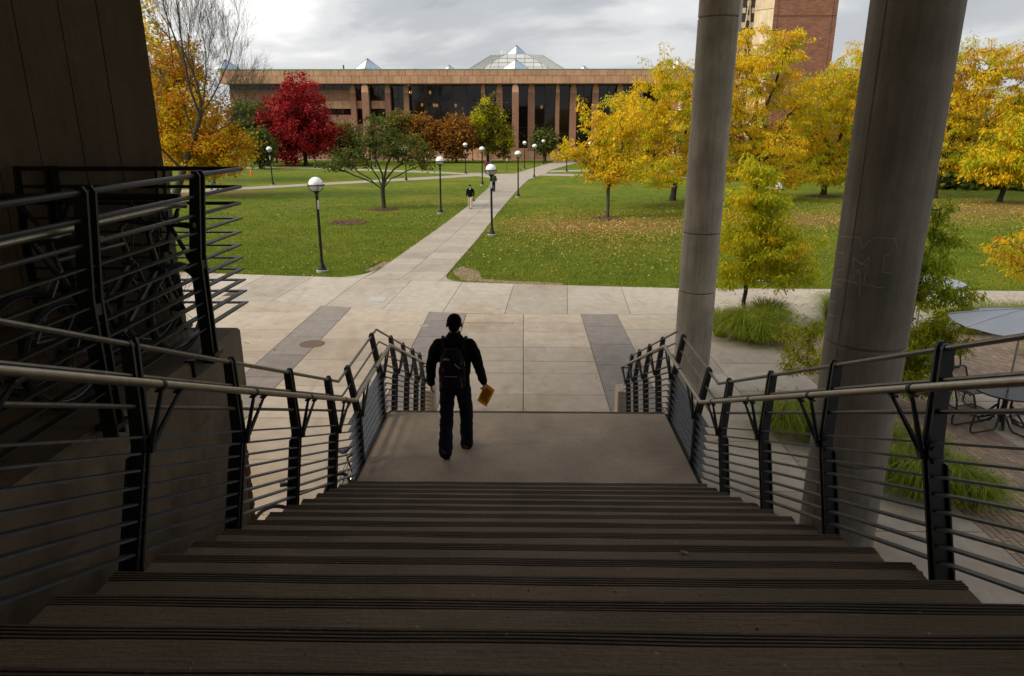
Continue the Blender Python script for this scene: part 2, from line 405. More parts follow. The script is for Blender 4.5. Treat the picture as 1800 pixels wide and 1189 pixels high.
L_gold = leaf_mat('orange_gold_leaf', [(0.1, (0.22, 0.17, 0.015)), (0.4, (0.50, 0.28, 0.014)), (0.65, (0.62, 0.24, 0.014)), (0.9, (0.52, 0.11, 0.012))])
L_red = leaf_mat('red_maple_leaf', [(0.1, (0.09, 0.010, 0.012)), (0.45, (0.30, 0.010, 0.018)), (0.8, (0.52, 0.028, 0.02))], 0.3)
L_green = leaf_mat('dark_green_leaf', [(0.1, (0.035, 0.06, 0.010)), (0.5, (0.085, 0.12, 0.016)), (0.9, (0.21, 0.20, 0.025))], 0.35)
L_midgreen = leaf_mat('mid_green_leaf', [(0.1, (0.05, 0.09, 0.012)), (0.5, (0.10, 0.17, 0.014)), (0.9, (0.26, 0.26, 0.02))], 0.4)
L_rust = leaf_mat('rusty_leaf', [(0.1, (0.10, 0.055, 0.015)), (0.5, (0.30, 0.12, 0.016)), (0.9, (0.45, 0.21, 0.02))], 0.35)
L_olive = leaf_mat('olive_leaf', [(0.1, (0.07, 0.07, 0.015)), (0.5, (0.15, 0.13, 0.02)), (0.9, (0.25, 0.2, 0.03))], 0.35)
L_grass = leaf_mat('lawn_blade', [(0.1, (0.050, 0.075, 0.008)), (0.45, (0.125, 0.185, 0.009)), (0.75, (0.245, 0.265, 0.018)), (1.0, (0.36, 0.26, 0.07))], 0.3, 0.35)
L_fount = leaf_mat('fountain_grass_blade', [(0.1, (0.13, 0.20, 0.014)), (0.5, (0.31, 0.40, 0.025)), (0.9, (0.60, 0.52, 0.11))], 0.5, 1.5)
L_plume = leaf_mat('fountain_grass_plume', [(0.1, (0.28, 0.20, 0.14)), (0.9, (0.48, 0.36, 0.27))], 0.3)
L_fallen = leaf_mat('fallen_leaf', [(0.1, (0.20, 0.09, 0.02)), (0.5, (0.42, 0.24, 0.04)), (0.9, (0.56, 0.42, 0.16))], 0.2)
def bark_mat(name, c0, c1):
    b = NB(name); p = b.pos((5, 5, 1.2)); f = b.noise(3, 5, 0.7, p)
    b.bump(f, 0.6, 0.02); return b.fin(b.ramp(f, [(0.3, c0), (0.7, c1)]), 0.95)
M_bark = bark_mat('dark_bark', (0.020, 0.016, 0.012), (0.055, 0.043, 0.032))
M_bark2 = bark_mat('greenish_bark', (0.030, 0.028, 0.019), (0.085, 0.074, 0.05))

# ================================================================== SETTING
def structure(name, mb, mat, parent=None, smooth=False, label=None):
    o = mb.build(name, mat, parent, smooth); o['kind'] = 'structure'
    if label: o['label'] = label
    return o
lawn = structure('lawn', MB().add([(-1800, -600, -0.03), (1800, -600, -0.03), (1800, 2600, -0.03), (-1800, 2600, -0.03)], [(0, 1, 2, 3)]), M_lawn)

def interp(pts, x):
    if x <= pts[0][0]: a, b = pts[0], pts[1]
    elif x >= pts[-1][0]: a, b = pts[-2], pts[-1]
    else:
        for a, b in zip(pts, pts[1:]):
            if a[0] <= x <= b[0]: break
    return a[1]+(b[1]-a[1])*(x-a[0])/(b[0]-a[0])
EDGE = [(-12.7, 28.35), (-7.86, 27.72), (-1.77, 26.74), (5.6, 25.90), (11.4, 25.85), (18.6, 25.62)]      # lawn meets the walk
LINE2 = [(-10.4, 23.75), (-6.9, 23.0), (-3.0, 22.25), (-1.8, 22.02), (0.4, 21.98), (4.6, 22.0), (20, 22.0)]
plaza = structure('plaza', MB().prism([(-26, -8), (26, -8), (26, 25.35)]+[(x, interp(EDGE, x)) for x in (18.6, 11.4, 5.6, -1.77, -7.86, -12.7, -26)], -0.12, -0.014), M_joint)
def slab(poly, mat, parent, name='concrete_slab', gap=0.010, z=0.0, th=0.1):
    c = Vector((sum(p[0] for p in poly)/len(poly), sum(p[1] for p in poly)/len(poly)))
    q = []
    for p in poly:
        d = Vector((p[0], p[1]))-c; q.append((p[0]-math.copysign(min(gap, abs(d.x)*.5), d.x), p[1]-math.copysign(min(gap, abs(d.y)*.5), d.y)))
    zz_ = z+random.uniform(-0.002, 0.002)
    return MB().prism(q, z-th, zz_).build(name, mat, parent)
# walk strip next to the lawn
xs = [-22.9+2.05*i for i in range(23)]
for a, b in zip(xs, xs[1:]):
    slab([(a-0.25, interp(LINE2, a)), (b-0.25, interp(LINE2, b)), (b, interp(EDGE, b)), (a, interp(EDGE, a))], M_walk, plaza)
# columns of slabs and grey bands
cols = [(-16, -12.6, 0, 3.1, .9), (-12.6, -9.6, 0, 3.1, 0), (-9.6, -6.88, 0, 2.1, .6), (-6.88, -5.80, 1, 1.72, .0), (-5.80, -3.08, 0, 1.9, .35), (-3.08, -1.85, 1, 1.75, .5),
        (-1.85, 0.015, 0, None, 0), (0.015, 1.89, 0, None, 0), (1.89, 3.06, 1, 1.8, .2), (3.06, 5.0, 0, 1.95, .1), (5.0, 6.98, 0, 1.95, .5)]
for x0, x1, band, step, off in cols:
    top = min(interp(LINE2, x0), interp(LINE2, x1))
    if step is None: rows = [22.0, 20.94, 19.91, 18.4, 17.22, 16.3, 14.84, 13.45, 12.1, 10.7, 9.3, 7.9, 6.5, 5.1]
    else:
        rows = [None]; y = top-step*(1-off)
        while y > 3.2: rows.append(y); y -= step
    for i in range(len(rows)-1):
        a, b = rows[i], rows[i+1]
        if i == 0: p = [(x0, b), (x1, b), (x1, interp(LINE2, x1)), (x0, interp(LINE2, x0))]
        else: p = [(x0, b), (x1, b), (x1, a), (x0, a)]
        slab(p, M_band if band else M_plaza, plaza)
xs = [6.98, 9.2, 11.4, 13.6, 15.8, 18.0]
for a, b in zip(xs, xs[1:]): slab([(a, 20.35), (b, 20.35), (b, 22), (a, 22)], M_walk, plaza)
for y in (4.6, 6.6, 8.6, 10.6, 12.6, 14.6): slab([(9.46, y), (10.75, y), (10.75, y+2), (9.46, y+2)], M_plaza, plaza)

# brick patio right: single bricks near, the rest one mass
b = NB('paver_brick')
pc = b.ramp(b.island(), [(0, (0.19, 0.14, 0.11)), (0.4, (0.28, 0.20, 0.145)), (0.7, (0.36, 0.25, 0.16)), (1, (0.50, 0.35, 0.19))])
pr_ = b.ramp(b.rand(), [(0, (0.19, 0.14, 0.11)), (0.4, (0.28, 0.20, 0.145)), (0.7, (0.36, 0.25, 0.16)), (1, (0.50, 0.35, 0.19))])
fn = b.noise(30, 3, 0.7); b.bump(fn, 0.4, 0.004)
M_paver = b.fin(b.mix(0.4, b.mix(0.5, pc, pr_), b.ramp(fn, [(0.3, (0.5,)*3), (0.7, (1.1,)*3)]), 'MULTIPLY'), 0.9)
patio = structure('brick_patio', MB().prism([(6.98, 4), (9.46, 4), (9.46, 20.35), (6.98, 20.35)], -0.1, -0.012).prism([(10.75, 4), (20, 4), (20, 20.35), (10.75, 20.35)], -0.1, -0.012).prism([(9.46, 16.6), (10.75, 16.6), (10.75, 20.35), (9.46, 20.35)], -0.1, -0.012), M_joint)
pav = []
for X0, X1, Y0, Y1 in ((6.98, 9.46, 6.5, 20.35), (9.46, 10.75, 16.6, 20.35), (10.75, 18, 10, 20.35)):
    nx = int((X1-X0)/0.104); wx = (X1-X0)/nx; ny = int((Y1-Y0)/0.206)
    for i in range(nx):
        for j in range(ny):
            y0 = Y0+0.206*j+(0.103 if i % 2 else 0)
            if y0+0.206 > Y1: continue
            pav.append((X0+wx*i+0.003, y0+0.003, X0+wx*(i+1)-0.003, y0+0.203))
def pav_key(q):
    return (q[1]-9.2)**2+((q[0]-8.2)*0.8)**2 if q[1] > 7.9 else 1e9
pav.sort(key=pav_key)
pm = MB().cbox((0, 0, -0.03), (wx-0.006, 0.2, 0.06), 0, 0.004).mesh('brick', M_paver)
for x0, y0, x1, y1 in pav[:300]:
    o = link('brick', pm, patio); o.location = ((x0+x1)/2, (y0+y1)/2, random.uniform(-0.003, 0.002)); o.rotation_euler = (random.gauss(0, .008), random.gauss(0, .008), 0)
mb = MB()
for x0, y0, x1, y1 in pav[300:]:
    mb.box((x0, y0, -0.05), (x1, y1, random.uniform(-0.003, 0.002)))
o = mb.build('brick_field', M_paver, patio); o['kind'] = 'stuff'

# main path across the lawn, slab by slab
PL = [(27.7, -6.42), (28.5, -6.22), (33.7, -5.80), (42.4, -5.10), (53.3, -4.36), (72.7, -3.42), (88.2, -2.6)]
PR = [(26.7, -3.35), (28.3, -3.15), (31.6, -2.93), (37.9, -2.48), (49.0, -1.86), (66.9, -0.70), (83.3, 0.62), (90, 1.3)]
path = structure('path', MB().prism([(interp(PL, y), y) for y in (26.9, 28.5, 33.7, 42.4, 53.3, 72.7, 84)]+[(interp(PR, y), y) for y in (84, 66.9, 49, 37.9, 31.6, 28.3, 26.6)], -0.10, -0.014), M_joint)
y = 27.35; ys = [27.2]
while y < 83: y += 1.52+0.004*(y-27); ys.append(y)
for i, (a, b) in enumerate(zip(ys, ys[1:])):
    for k0, k1 in ((0.0, 0.47), (0.47, 1.0)):
        g = lambda yy, k: interp(PL, yy)*(1-k)+interp(PR, yy)*k
        ya0, ya1 = a, a
        if i == 0: ya0, ya1 = interp(EDGE, g(a, k0))+.01, interp(EDGE, g(a, k1))+.01
        slab([(g(ya0, k0), ya0), (g(ya1, k1), ya1), (g(b, k1), b), (g(b, k0), b)], M_path, path)
# curved flares where the path meets the walk
def flare(p0, p1, corner):
    pts = []
    for i in range(9):
        t = i/8; pts.append(((1-t)**2*p0[0]+2*t*(1-t)*corner[0]+t*t*p1[0], (1-t)**2*p0[1]+2*t*(1-t)*corner[1]+t*t*p1[1]))
    pts.append((corner[0], corner[1]-0.0))
    MB().prism(pts, -0.1, 0.0).build('concrete_slab', M_path, path)
flare((-7.75, interp(EDGE, -7.75)+.01), (interp(PL, 29.9)-.01, 29.9), (interp(PL, 27.5)-.01, interp(EDGE, -6.4)+.012))
flare((-2.25, interp(EDGE, -2.25)+.01), (interp(PR, 28.6)+.01, 28.6), (interp(PR, 27.0)+.01, interp(EDGE, -3.3)+.012))
def road(name, px, z=0.0):
    return structure(name, MB().prism([tuple(W(a, b))[:2] for a, b in px], -0.1, z), M_path)
road('junction_path', [(858, 328), (877, 314.5), (838, 309.5), (826, 307), (905, 305.8), (932, 297), (981, 283.2), (1032, 283.2), (996, 291), (966, 300), (960, 305), (952, 307.5), (930, 315.4), (916, 326)], 0.003)
road('lower_cross_path', [(900, 309), (838, 310), (745, 316), (560, 326), (440, 333), (335, 338.5), (200, 343), (200, 337), (335, 333.5), (440, 328.5), (560, 322), (745, 311.5), (835, 306.5), (900, 305.5)], -0.003)
road('upper_cross_path', [(870, 305.2), (820, 307), (745, 303.6), (620, 299.6), (560, 297.5), (430, 296.6), (300, 297.5), (300, 294.7), (430, 294), (560, 295), (620, 297), (745, 300.6), (820, 304.4), (870, 303.8)], -0.006)
road('right_cross_path', [(962, 303), (970, 300), (1030, 298.6), (1130, 299.6), (1400, 302.5), (1400, 305), (1130, 302.6), (1030, 301.2)], -0.003)
road('right_lower_path', [(945, 308.6), (955, 305.6), (1050, 306.6), (1130, 308.5), (1250, 312), (1400, 316), (1400, 319), (1250, 315.5), (1130, 311.8), (1050, 310)], -0.006)
road('far_service_path', [(300, 281.5), (985, 281.5), (985, 280), (300, 280)], -0.008)

# bare soil along worn lawn corners
def patch(name, pts, mat, z, seed, lab=None, amp=0.25):
    r_ = random.Random(seed); c = [sum(p[i] for p in pts)/len(pts) for i in (0, 1)]
    poly = []
    n = len(pts)
    for i in range(n):
        a, b_ = pts[i], pts[(i+1) % n]
        for k in range(5):
            t = k/5; poly.append((a[0]+(b_[0]-a[0])*t+r_.gauss(0, amp*.3), a[1]+(b_[1]-a[1])*t+r_.gauss(0, amp*.3)))
    o = MB().prism(poly, -0.06, z).build(name, mat); o['kind'] = 'structure'
    if lab: o['label'] = lab
    return o
patch('bare_soil', [(-3.0, 28.6), (-2.75, 30.3), (-2.0, 29.2), (-1.6, 27.6), (-2.2, 26.9)], M_soil, -0.022, 1)
patch('bare_soil', [(-2.0, 26.95), (1.5, 26.45), (1.6, 26.75), (-1.6, 27.5)], M_soil, -0.021, 2, None, 0.2)
patch('bare_soil', [(-6.4, 28.9), (-5.95, 31.2), (-6.35, 31.3), (-6.8, 29.3)], M_soil, -0.02, 3)

# ------------------------------------------------------------------ staircase
SX0, SX1 = -1.87, 1.98
LZ = 2.015; LY0, LY1 = 6.765, 9.10
RISE, TREAD = 0.1565, 0.367
stairs = empty('staircase', (0.05, 7, 0)); tag(stairs, 'wide brown concrete staircase with ribbed step edges and a landing', 'staircase', kind='structure')
def step_mesh(zt, yfront, depth, ragged=True, seed=0):
    """a tread from yfront back towards the camera, ribbed along the nosing"""
    r_ = random.Random(seed)
    prof = [(yfront, zt-RISE-0.02, 0), (yfront, zt-0.012, 1)]
    # ribs: grooves 7 mm deep
    yy = yfront; k = 4; band = 0.066
    prof = [(yfront, zt-RISE-0.02), (yfront, zt-0.010), (yfront-0.006, zt)]
    for i in range(k):
        y0 = yfront-0.012-band*(i)/k
        prof += [(y0-0.005, zt), (y0-0.006, zt-0.009), (y0-0.0115, zt-0.009), (y0-0.0128, zt)]
    nn = len(prof)
    prof += [(yfront-depth-0.03, zt), (yfront-depth-0.03, zt-RISE-0.16), (yfront, zt-RISE-0.16)]
    m_ = MB(); nseg = 14; n = len(prof)
    for i in range(nseg+1):
        x = SX0+(SX1-SX0)*i/nseg
        for j, (py_, pz) in enumerate(prof):
            dx = 0.0
            if i in (0, nseg) and j < nn: dx = r_.gauss(0, 0.006)
            wob = 0.0035*noise.noise(Vector((x*1.7, seed*3.1, j*0.05))) if 0 < j < nn else 0
            m_.v.append((x+dx, py_+wob*1.5, pz+wob))
    for i in range(nseg):
        for j in range(n):
            j2 = (j+1) % n
            m_.f.append((i*n+j, i*n+j2, (i+1)*n+j2, (i+1)*n+j)); m_.m.append(1 if j < nn-1 else 0)
    m_.f.append(tuple(range(n))); m_.m.append(0); m_.f.append(tuple(nseg*n+j for j in range(n))[::-1]); m_.m.append(0)
    return m_
for k in range(1, 16):
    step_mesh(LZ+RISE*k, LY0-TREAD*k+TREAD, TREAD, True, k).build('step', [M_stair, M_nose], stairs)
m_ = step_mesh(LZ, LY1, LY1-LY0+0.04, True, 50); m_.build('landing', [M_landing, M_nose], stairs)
for k in range(1, 13):
    step_mesh(LZ-RISE*k, LY1+TREAD*k, TREAD, True, 80+k).build('step', [M_stair, M_nose], stairs)
TOPZ = LZ+RISE*15; TOPY = LY0-TREAD*15+TREAD
MB().box((-6, -7, TOPZ-0.3), (9, TOPY-TREAD-0.032, TOPZ-0.001)).build('upper_floor', M_stair, stairs)
# sloping carriage beams below
mb = MB()
for xc in (-1.25, 0.05, 1.35):
    s0, s1 = (TOPY-0.3, TOPZ-0.46), (LY0+0.3, LZ-0.46)
    mb.bar((xc, s0[0], s0[1]-0.1), (xc, s1[0], s1[1]-0.1), 0.3, 0.36)
    mb.bar((xc, LY0, LZ-0.45), (xc, LY1, LZ-0.45), 0.3, 0.3)
    mb.bar((xc, LY1-0.1, LZ-0.48), (xc, LY1+TREAD*12, 0.0), 0.3, 0.3)
mb.build('carriage_beam', M_ceil, stairs)
# chalk outlines on the landing
def ribbon(pts, wd, nrm=Vector((0, 0, 1))):
    m_ = MB()
    for a, b in zip(pts, pts[1:]):
        a, b = Vector(a), Vector(b)
        d = (b-a)
        if d.length < 1e-4: continue
        nv = nrm(a) if callable(nrm) else nrm
        s_ = d.normalized().cross(nv)*wd/2; up = nv*0.0012
        m_.add([a-s_, a+s_, b+s_, b-s_, a-s_+up, a+s_+up, b+s_+up, b-s_+up], [(4, 5, 6, 7), (0, 1, 5, 4), (1, 2, 6, 5), (2, 3, 7, 6), (3, 0, 4, 7)])
    return m_
M_chalk = plain('chalk_scratch', (0.50, 0.46, 0.41), 0.95)
mb = MB()
for poly in ([(770, 1003), (786, 965), (850, 960)], [(735, 1022), (862, 1014), (748, 1050), (738, 1086), (806, 1090), (816, 1066)], [(745, 1052), (790, 1046)]):
    q = [W(400+x/2.973, 460+y_/2.973, LZ+0.0015) for x, y_ in poly]
    r0 = ribbon(q, 0.011); mb.add(r0.v, r0.f)
mb.build('chalk_mark', M_chalk, stairs)

# ------------------------------------------------------------------ stair railings
YB0, YB1 = LY0+TREAD, LY1+0.08
def offset_path(h, xoff, side):
    """railing path at height h above the nosing line; side -1 left, +1 right"""
    X = (SX1+0.06 if side > 0 else SX0-0.06)+side*xoff
    sl = RISE/TREAD
    yb0, yb1 = YB0, YB1
    pts = [(X, 0.9, LZ+(yb0-0.9)*sl+h), (X, yb0, LZ+h), (X, yb1, LZ+h), (X, yb1+4.05, LZ+h-4.05*sl)]
    return pts
def zpath(y):
    sl = RISE/TREAD; yb0, yb1 = YB0, YB1
    if y < yb0: return LZ+(yb0-y)*sl
    if y > yb1: return LZ-(y-yb1)*sl
    return LZ
POSTS = [1.85, 2.97, 4.10, 5.22, 6.34, 7.55, 8.88, 9.75, 10.75, 11.7, 12.5]
UPPER = [1.165, 0.99, 0.82]; KINK = 0.62; TILT = 0.16
LOWER = [0.655, 0.565, 0.475, 0.385, 0.295, 0.205, 0.115, 0.03]
HAND_H, HAND_IN = 0.945, 0.09
def tilt(h): return max(0.0, (h-KINK))*TILT
SLA = math.atan(RISE/TREAD); SNC, CC = math.sin(SLA)*math.cos(SLA), math.cos(SLA)**2
def shear_post(m_, z, flat):
    if flat: return m_
    m_.v = [(a, b_+(c-z)*SNC, z+(c-z)*CC) for a, b_, c in m_.v]; return m_
def make_post(name, X, y, z, side, parent, zlow=-0.20, top=1.20, flat=True):
    """twin bent plates; X at foot, side = outward"""
    m_ = MB(); hw = 0.036
    for dy in (-0.026, 0.026):
        o_ = tilt(top)*side
        prof = [(-hw, zlow), (hw, zlow), (hw, KINK), (hw*0.85+o_, top-0.03), (hw*0.45+o_, top), (-hw*0.45+o_, top), (-hw*0.85+o_, top-0.03), (-hw, KINK)]
        n = len(prof)
        vs = [(X+a, y+dy-0.009, z+b_) for a, b_ in prof]+[(X+a, y+dy+0.009, z+b_) for a, b_ in prof]
        m_.add(vs, [tuple(range(n)), tuple(range(n, 2*n))[::-1]]+[(i, n+i, n+(i+1) % n, (i+1) % n) for i in range(n)])
    # spacer blocks and bolts
    for zb in (KINK-0.02, zlow+0.08):
        m_.cbox((X, y, z+zb), (0.07, 0.052, 0.05))
    for zb in (KINK-0.05, KINK+0.02, zlow+0.06, zlow+0.14):
        m_.lathe([(0.012, 0), (0.012, 0.012)], 6, (0, 0, 0)) if False else None
        m_.cbox((X-side*0.012, y-0.043, z+zb), (0.018, 0.01, 0.018))
    # outer fixing flange
    m_.box((X+side*0.043-0.004, y-0.055, z+zlow), (X+side*0.043+0.004, y+0.055, z+KINK-0.06))
    return shear_post(m_, z, flat).build('post', M_black, parent)
def make_bracket(X, y, z, side, parent, sl):
    m_ = MB(); xi = X-side*(HAND_IN*0.55); xh = X-side*HAND_IN
    piv = Vector((X-side*0.05, y, z+KINK-0.03))
    m_.tube([(X-side*0.02, y, piv.z), (xi-side*0.02, y, piv.z)], 0.022, 8)
    up = Vector((xh, y-0.01, z+HAND_H-0.028)); f = Vector((xh, y+0.24, z+HAND_H-0.028-0.24*sl*0.45)) if sl == 0 else Vector((xh, y+0.2, z+HAND_H-0.028-0.2*sl))
    m_.tube([piv, up], [0.017, 0.011], 6); m_.tube([piv, f], [0.019, 0.011], 6)
    m_.cbox((up.x, up.y, up.z+0.004), (0.04, 0.06, 0.012)); m_.cbox((f.x, f.y, f.z+0.004), (0.04, 0.07, 0.012))
    return shear_post(m_, z, sl == 0).build('handrail_bracket', M_black, parent)
sl = RISE/TREAD
for side, lab in ((1, 'dark steel stair railing with bright handrail on the column side'), (-1, 'dark steel stair railing with bright handrail below the raised side platform')):
    XP = SX1+0.06 if side > 0 else SX0-0.06
    rl = empty('stair_railing', (XP, 7.5, 0)); tag(rl, lab, 'railing', 'railings flanking the staircase')
    for y in POSTS:
        z = zpath(y); ss = 0 if YB0 < y < YB1 else sl
        make_post('post', XP, y, z, side, rl, flat=(ss == 0))
        make_bracket(XP, y, z, side, rl, ss)
    for h in UPPER:
        MB().tube(offset_path(h, tilt(h), side), 0.0125 if h < 1.1 else 0.0155, 8).build('upper_rail', M_thin, rl, True)
    for h in LOWER:
        p = offset_path(h, 0.0, side); m_ = MB()
        vs = []; 
        for q in p:
            for a, b_ in ((-0.024, -0.006), (0.024, -0.006), (0.024, 0.006), (-0.024, 0.006)): vs.append((q[0]+a, q[1], q[2]+b_))
        fs = []
        for i in range(3):
            for j in range(4): fs.append((i*4+j, (i+1)*4+j, (i+1)*4+(j+1) % 4, i*4+(j+1) % 4))
        fs += [(0, 1, 2, 3), (15, 14, 13, 12)]
        m_.add(vs, fs).build('bar', M_bar, rl)
    p = offset_path(HAND_H, -HAND_IN, side); e0 = p[3]
    p = p[:3]+[(e0[0], e0[1]-0.12, e0[2]+0.12*sl), (e0[0]+side*0.05, e0[1], e0[2]), (e0[0]+side*0.22, e0[1], e0[2])]
    hr = MB().tube(p, 0.0225, 12)
    hr.build('handrail', M_handrail, rl, True)
    m_ = MB()
    for y in (3.3, 4.45, 5.6, 6.7, 8.2):
        z = zpath(y)+HAND_H; s_ = 0 if y > LY0 else sl
        m_.tube([(XP-side*HAND_IN, y-0.014, z+0.014*s_), (XP-side*HAND_IN, y+0.014, z-0.014*s_)], 0.0265, 12)
    m_.build('handrail_sleeve', M_black, rl, True)
    # dark toe strip along the landing edge
    MB().box((XP-0.02-side*0.02, LY0+0.1, LZ-0.25), (XP+0.02-side*0.02, LY1-0.02, LZ-0.02)).build('toe_plate', M_black, rl)
    nw = MB().cbox((XP, 13.42, 0.36), (0.22, 0.45, 0.74), 0, 0.015).build('newel_block', M_wall)
    tag(nw, 'pale concrete newel block at the foot of the %s handrail' % ('column side' if side > 0 else 'platform side'), 'newel block', 'newel blocks at the stair foot')

# ------------------------------------------------------------------ columns and overhang
COLH = 11.6
def column(px_y, X, Y, r, rings, label, seam=None, mat=None):
    c = empty('concrete_column', (X, Y, 0)); tag(c, label, 'column', 'round concrete columns carrying the overhang')
    zs = [0]+rings+[COLH]
    for a, b_ in zip(zs, zs[1:]):
        lo = a+(0.014 if a else 0); hi = b_-(0.014 if b_ != COLH else 0)
        m_ = MB().lathe([(r-0.012, lo-0.002), (r, lo+0.012), (r, hi-0.012), (r-0.012, hi+0.002)], 64, (X, Y, 0))
        m_.build('drum', mat or M_column, c, True)
    m_ = MB()
    for z in rings: m_.lathe([(r-0.022, z-0.03), (r-0.022, z+0.03)], 64, (X, Y, 0), cap=False)
    m_.build('joint_ring', M_joint, c, True)
    if seam is not None:
        m_ = MB(); t = seam
        for a, b_ in zip(zs, zs[1:]):
            p = Vector((X+(r+0.001)*math.cos(t), Y+(r+0.001)*math.sin(t), 0))
            m_.bar(p+Vector((0, 0, a+0.03)), p+Vector((0, 0, b_-0.03)), 0.012, 0.006, (math.cos(t), math.sin(t), 0))
        m_.build('cast_seam', M_joint, c)
    return c
thin = column(None, 3.83, 15.05, 0.395, [2.40, 3.68, 7.9], 'slender pale concrete column further from the stairs, nearer the lawn')
TX, TY, TR = 4.56, 8.95, 0.50
thick = column(None, TX, TY, TR, [1.48, 3.12, 7.95], 'thick grey concrete column with chalk scratches beside the stair railing', R(205), M_column_shade)
def on_col(px, py):
    d = ray(px, py); a = d.x**2+d.y**2; b_ = -2*(d.x*TX+d.y*TY); c_ = TX**2+TY**2-(TR+0.0015)**2
    dis = b_*b_-4*a*c_
    if dis < 0: return None
    t = (-b_-math.sqrt(dis))/(2*a); return Vector((d.x*t, d.y*t, CAM_Z+d.z*t))
mb = MB()
S = 4.573
for poly in ([(815, 165), (940, 172), (965, 182), (990, 265), (1020, 225), (1060, 190), (1100, 175), (1250, 180), (1265, 250)],
             [(920, 430), (915, 330), (950, 365), (985, 392), (1015, 360), (1045, 325), (1030, 450), (1010, 455), (1000, 550), (1050, 562), (1100, 570), (1150, 580)],
             [(920, 430), (970, 445), (965, 550), (965, 640)], [(970, 450), (915, 480), (925, 520), (950, 545)],
             [(1205, 310), (1165, 315), (1150, 450), (1210, 458)], [(790, 290), (840, 300), (835, 425), (790, 440)],
             [(780, 510), (860, 515), (950, 545)], [(950, 360), (985, 380), (1030, 400), (1000, 425), (940, 438)], [(750, 540), (820, 555)], [(722, 675), (765, 690)], [(715, 790), (765, 805)]):
    q = [on_col(1300+x/S, 380+y_/S) for x, y_ in poly]; q = [p for p in q if p is not None]
    q2 = []
    for a, b_ in zip(q, q[1:]):
        for k in range(5): q2.append(a.lerp(b_, k/5))
    q2.append(q[-1])
    q3 = []
    for p in q2:
        v = Vector((p.x-TX, p.y-TY, 0)).normalized()*(TR+0.0008); q3.append(Vector((TX+v.x, TY+v.y, p.z+random.gauss(0, .002))))
    r0 = ribbon(q3, 0.0075, lambda a: Vector((a.x-TX, a.y-TY, 0)).normalized()); mb.add(r0.v, r0.f)
mb.build('chalk_scratch', plain('column_chalk', (0.42, 0.39, 0.345), 0.95), thick)

ov = MB().box((-16, 2.6, COLH), (7.6, 15.7, COLH+1.2)).box((-16, -8, 8.3), (7.6, 2.6, COLH+1.2)).build('overhang_and_added_soffit', M_ceil); ov['kind'] = 'structure'; ov['label'] = 'concrete underside of the building above the stairs, low rear part added for shade'  # out of view; the lower rear soffit is added to darken the near steps
bw = MB().box((-16, -8.3, 0), (7.6, -7.9, COLH)).build('rear_wall', M_rear); bw['kind'] = 'structure'

# ------------------------------------------------------------------ left: concrete wall, raised platform, railing, bikes
lw = empty('concrete_wall', (-4, 6.0, 0)); tag(lw, 'tall brown concrete wall of vertical panels at the left edge', 'wall')
edges = [-2.83, -3.168, -3.455, -3.80, -4.15, -4.6, -5.2, -6.0]
for a, b_ in zip(edges, edges[1:]):
    q = [(b_+.004, 5.6), (a-.004, 5.6), (a-.009-0.62, 6.6) if a == -2.83 else (a-.62, 6.6), (b_+.004-0.62, 6.6)]
    MB().prism(q, 0, COLH-0.004).build('wall_panel', M_wall, lw)
MB().prism([(-6.0, 5.612), (-2.86, 5.612), (-3.46, 6.58), (-6.5, 6.58)], 0, COLH-0.01).build('joint_backing', plain('panel_joint', (0.10, 0.075, 0.05), 0.95), lw)
sw = MB().box((-4.75, -7.5, 4.3), (-4.45, 5.55, COLH-0.003)).build('return_wall', M_wall)
tag(sw, 'dark concrete return wall beside the raised platform at far left', 'wall')
PZ = 4.28
pf = empty('raised_platform', (-3.3, 2, 0)); tag(pf, 'raised concrete platform beside the upper stairs, carrying bicycles', 'platform', kind='structure')
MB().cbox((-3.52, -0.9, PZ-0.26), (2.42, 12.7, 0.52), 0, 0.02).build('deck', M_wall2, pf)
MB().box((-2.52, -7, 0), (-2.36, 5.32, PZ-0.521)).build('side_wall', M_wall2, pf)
rb = MB()
for k in range(48):
    z0 = 0.02+k*0.0775
    rb.box((-2.53, 5.322, z0), (-2.355, 5.40 if k % 2 else 5.415, z0+0.066))
rb.build('brick_edge', M_redbrick, pf)['kind'] = 'stuff'
mb = MB().box((-2.353, 4.55, 4.17), (-2.285, 4.86, PZ+0.012)).cbox((-2.283, 4.8, 4.21), (0.014, 0.03, 0.03))
mb.build('fixing_plate', M_black, pf)
# platform railing: side run along +Y and front run along X
pr = empty('platform_railing', (-2.22, 4.7, PZ)); tag(pr, 'black steel railing with pointed corner around the raised platform', 'railing')
KINK0 = KINK
PX, PYF = -2.24, 5.42
bars = [1.26, 1.125, 1.0, 0.885, 0.78, 0.68, 0.58, 0.49, 0.40, 0.31, 0.215]
def ptilt(h): return max(0, h-0.72)*0.12
for y in (2.3, 3.48, 4.72):
    m_ = MB(); hw = 0.04
    for dy in (-0.036, 0.036):
        o_ = ptilt(1.28)
        prof = [(-hw, -0.05), (hw, -0.05), (hw, 0.72), (hw*0.85+o_, 1.26), (hw*.4+o_, 1.29), (-hw*.4+o_, 1.29), (-hw*0.85+o_, 1.26), (-hw, 0.72)]
        n = 8
        vs = [(PX+a, y+dy-0.009, PZ+b_) for a, b_ in prof]+[(PX+a, y+dy+0.009, PZ+b_) for a, b_ in prof]
        m_.add(vs, [tuple(range(n)), tuple(range(n, 2*n))[::-1]]+[(i, n+i, n+(i+1) % n, (i+1) % n) for i in range(n)])
    m_.cbox((PX, y, PZ+0.66), (0.07, 0.05, 0.06)).cbox((PX, y, PZ+0.015), (0.12, 0.14, 0.03))
    m_.build('post', M_black, pr)
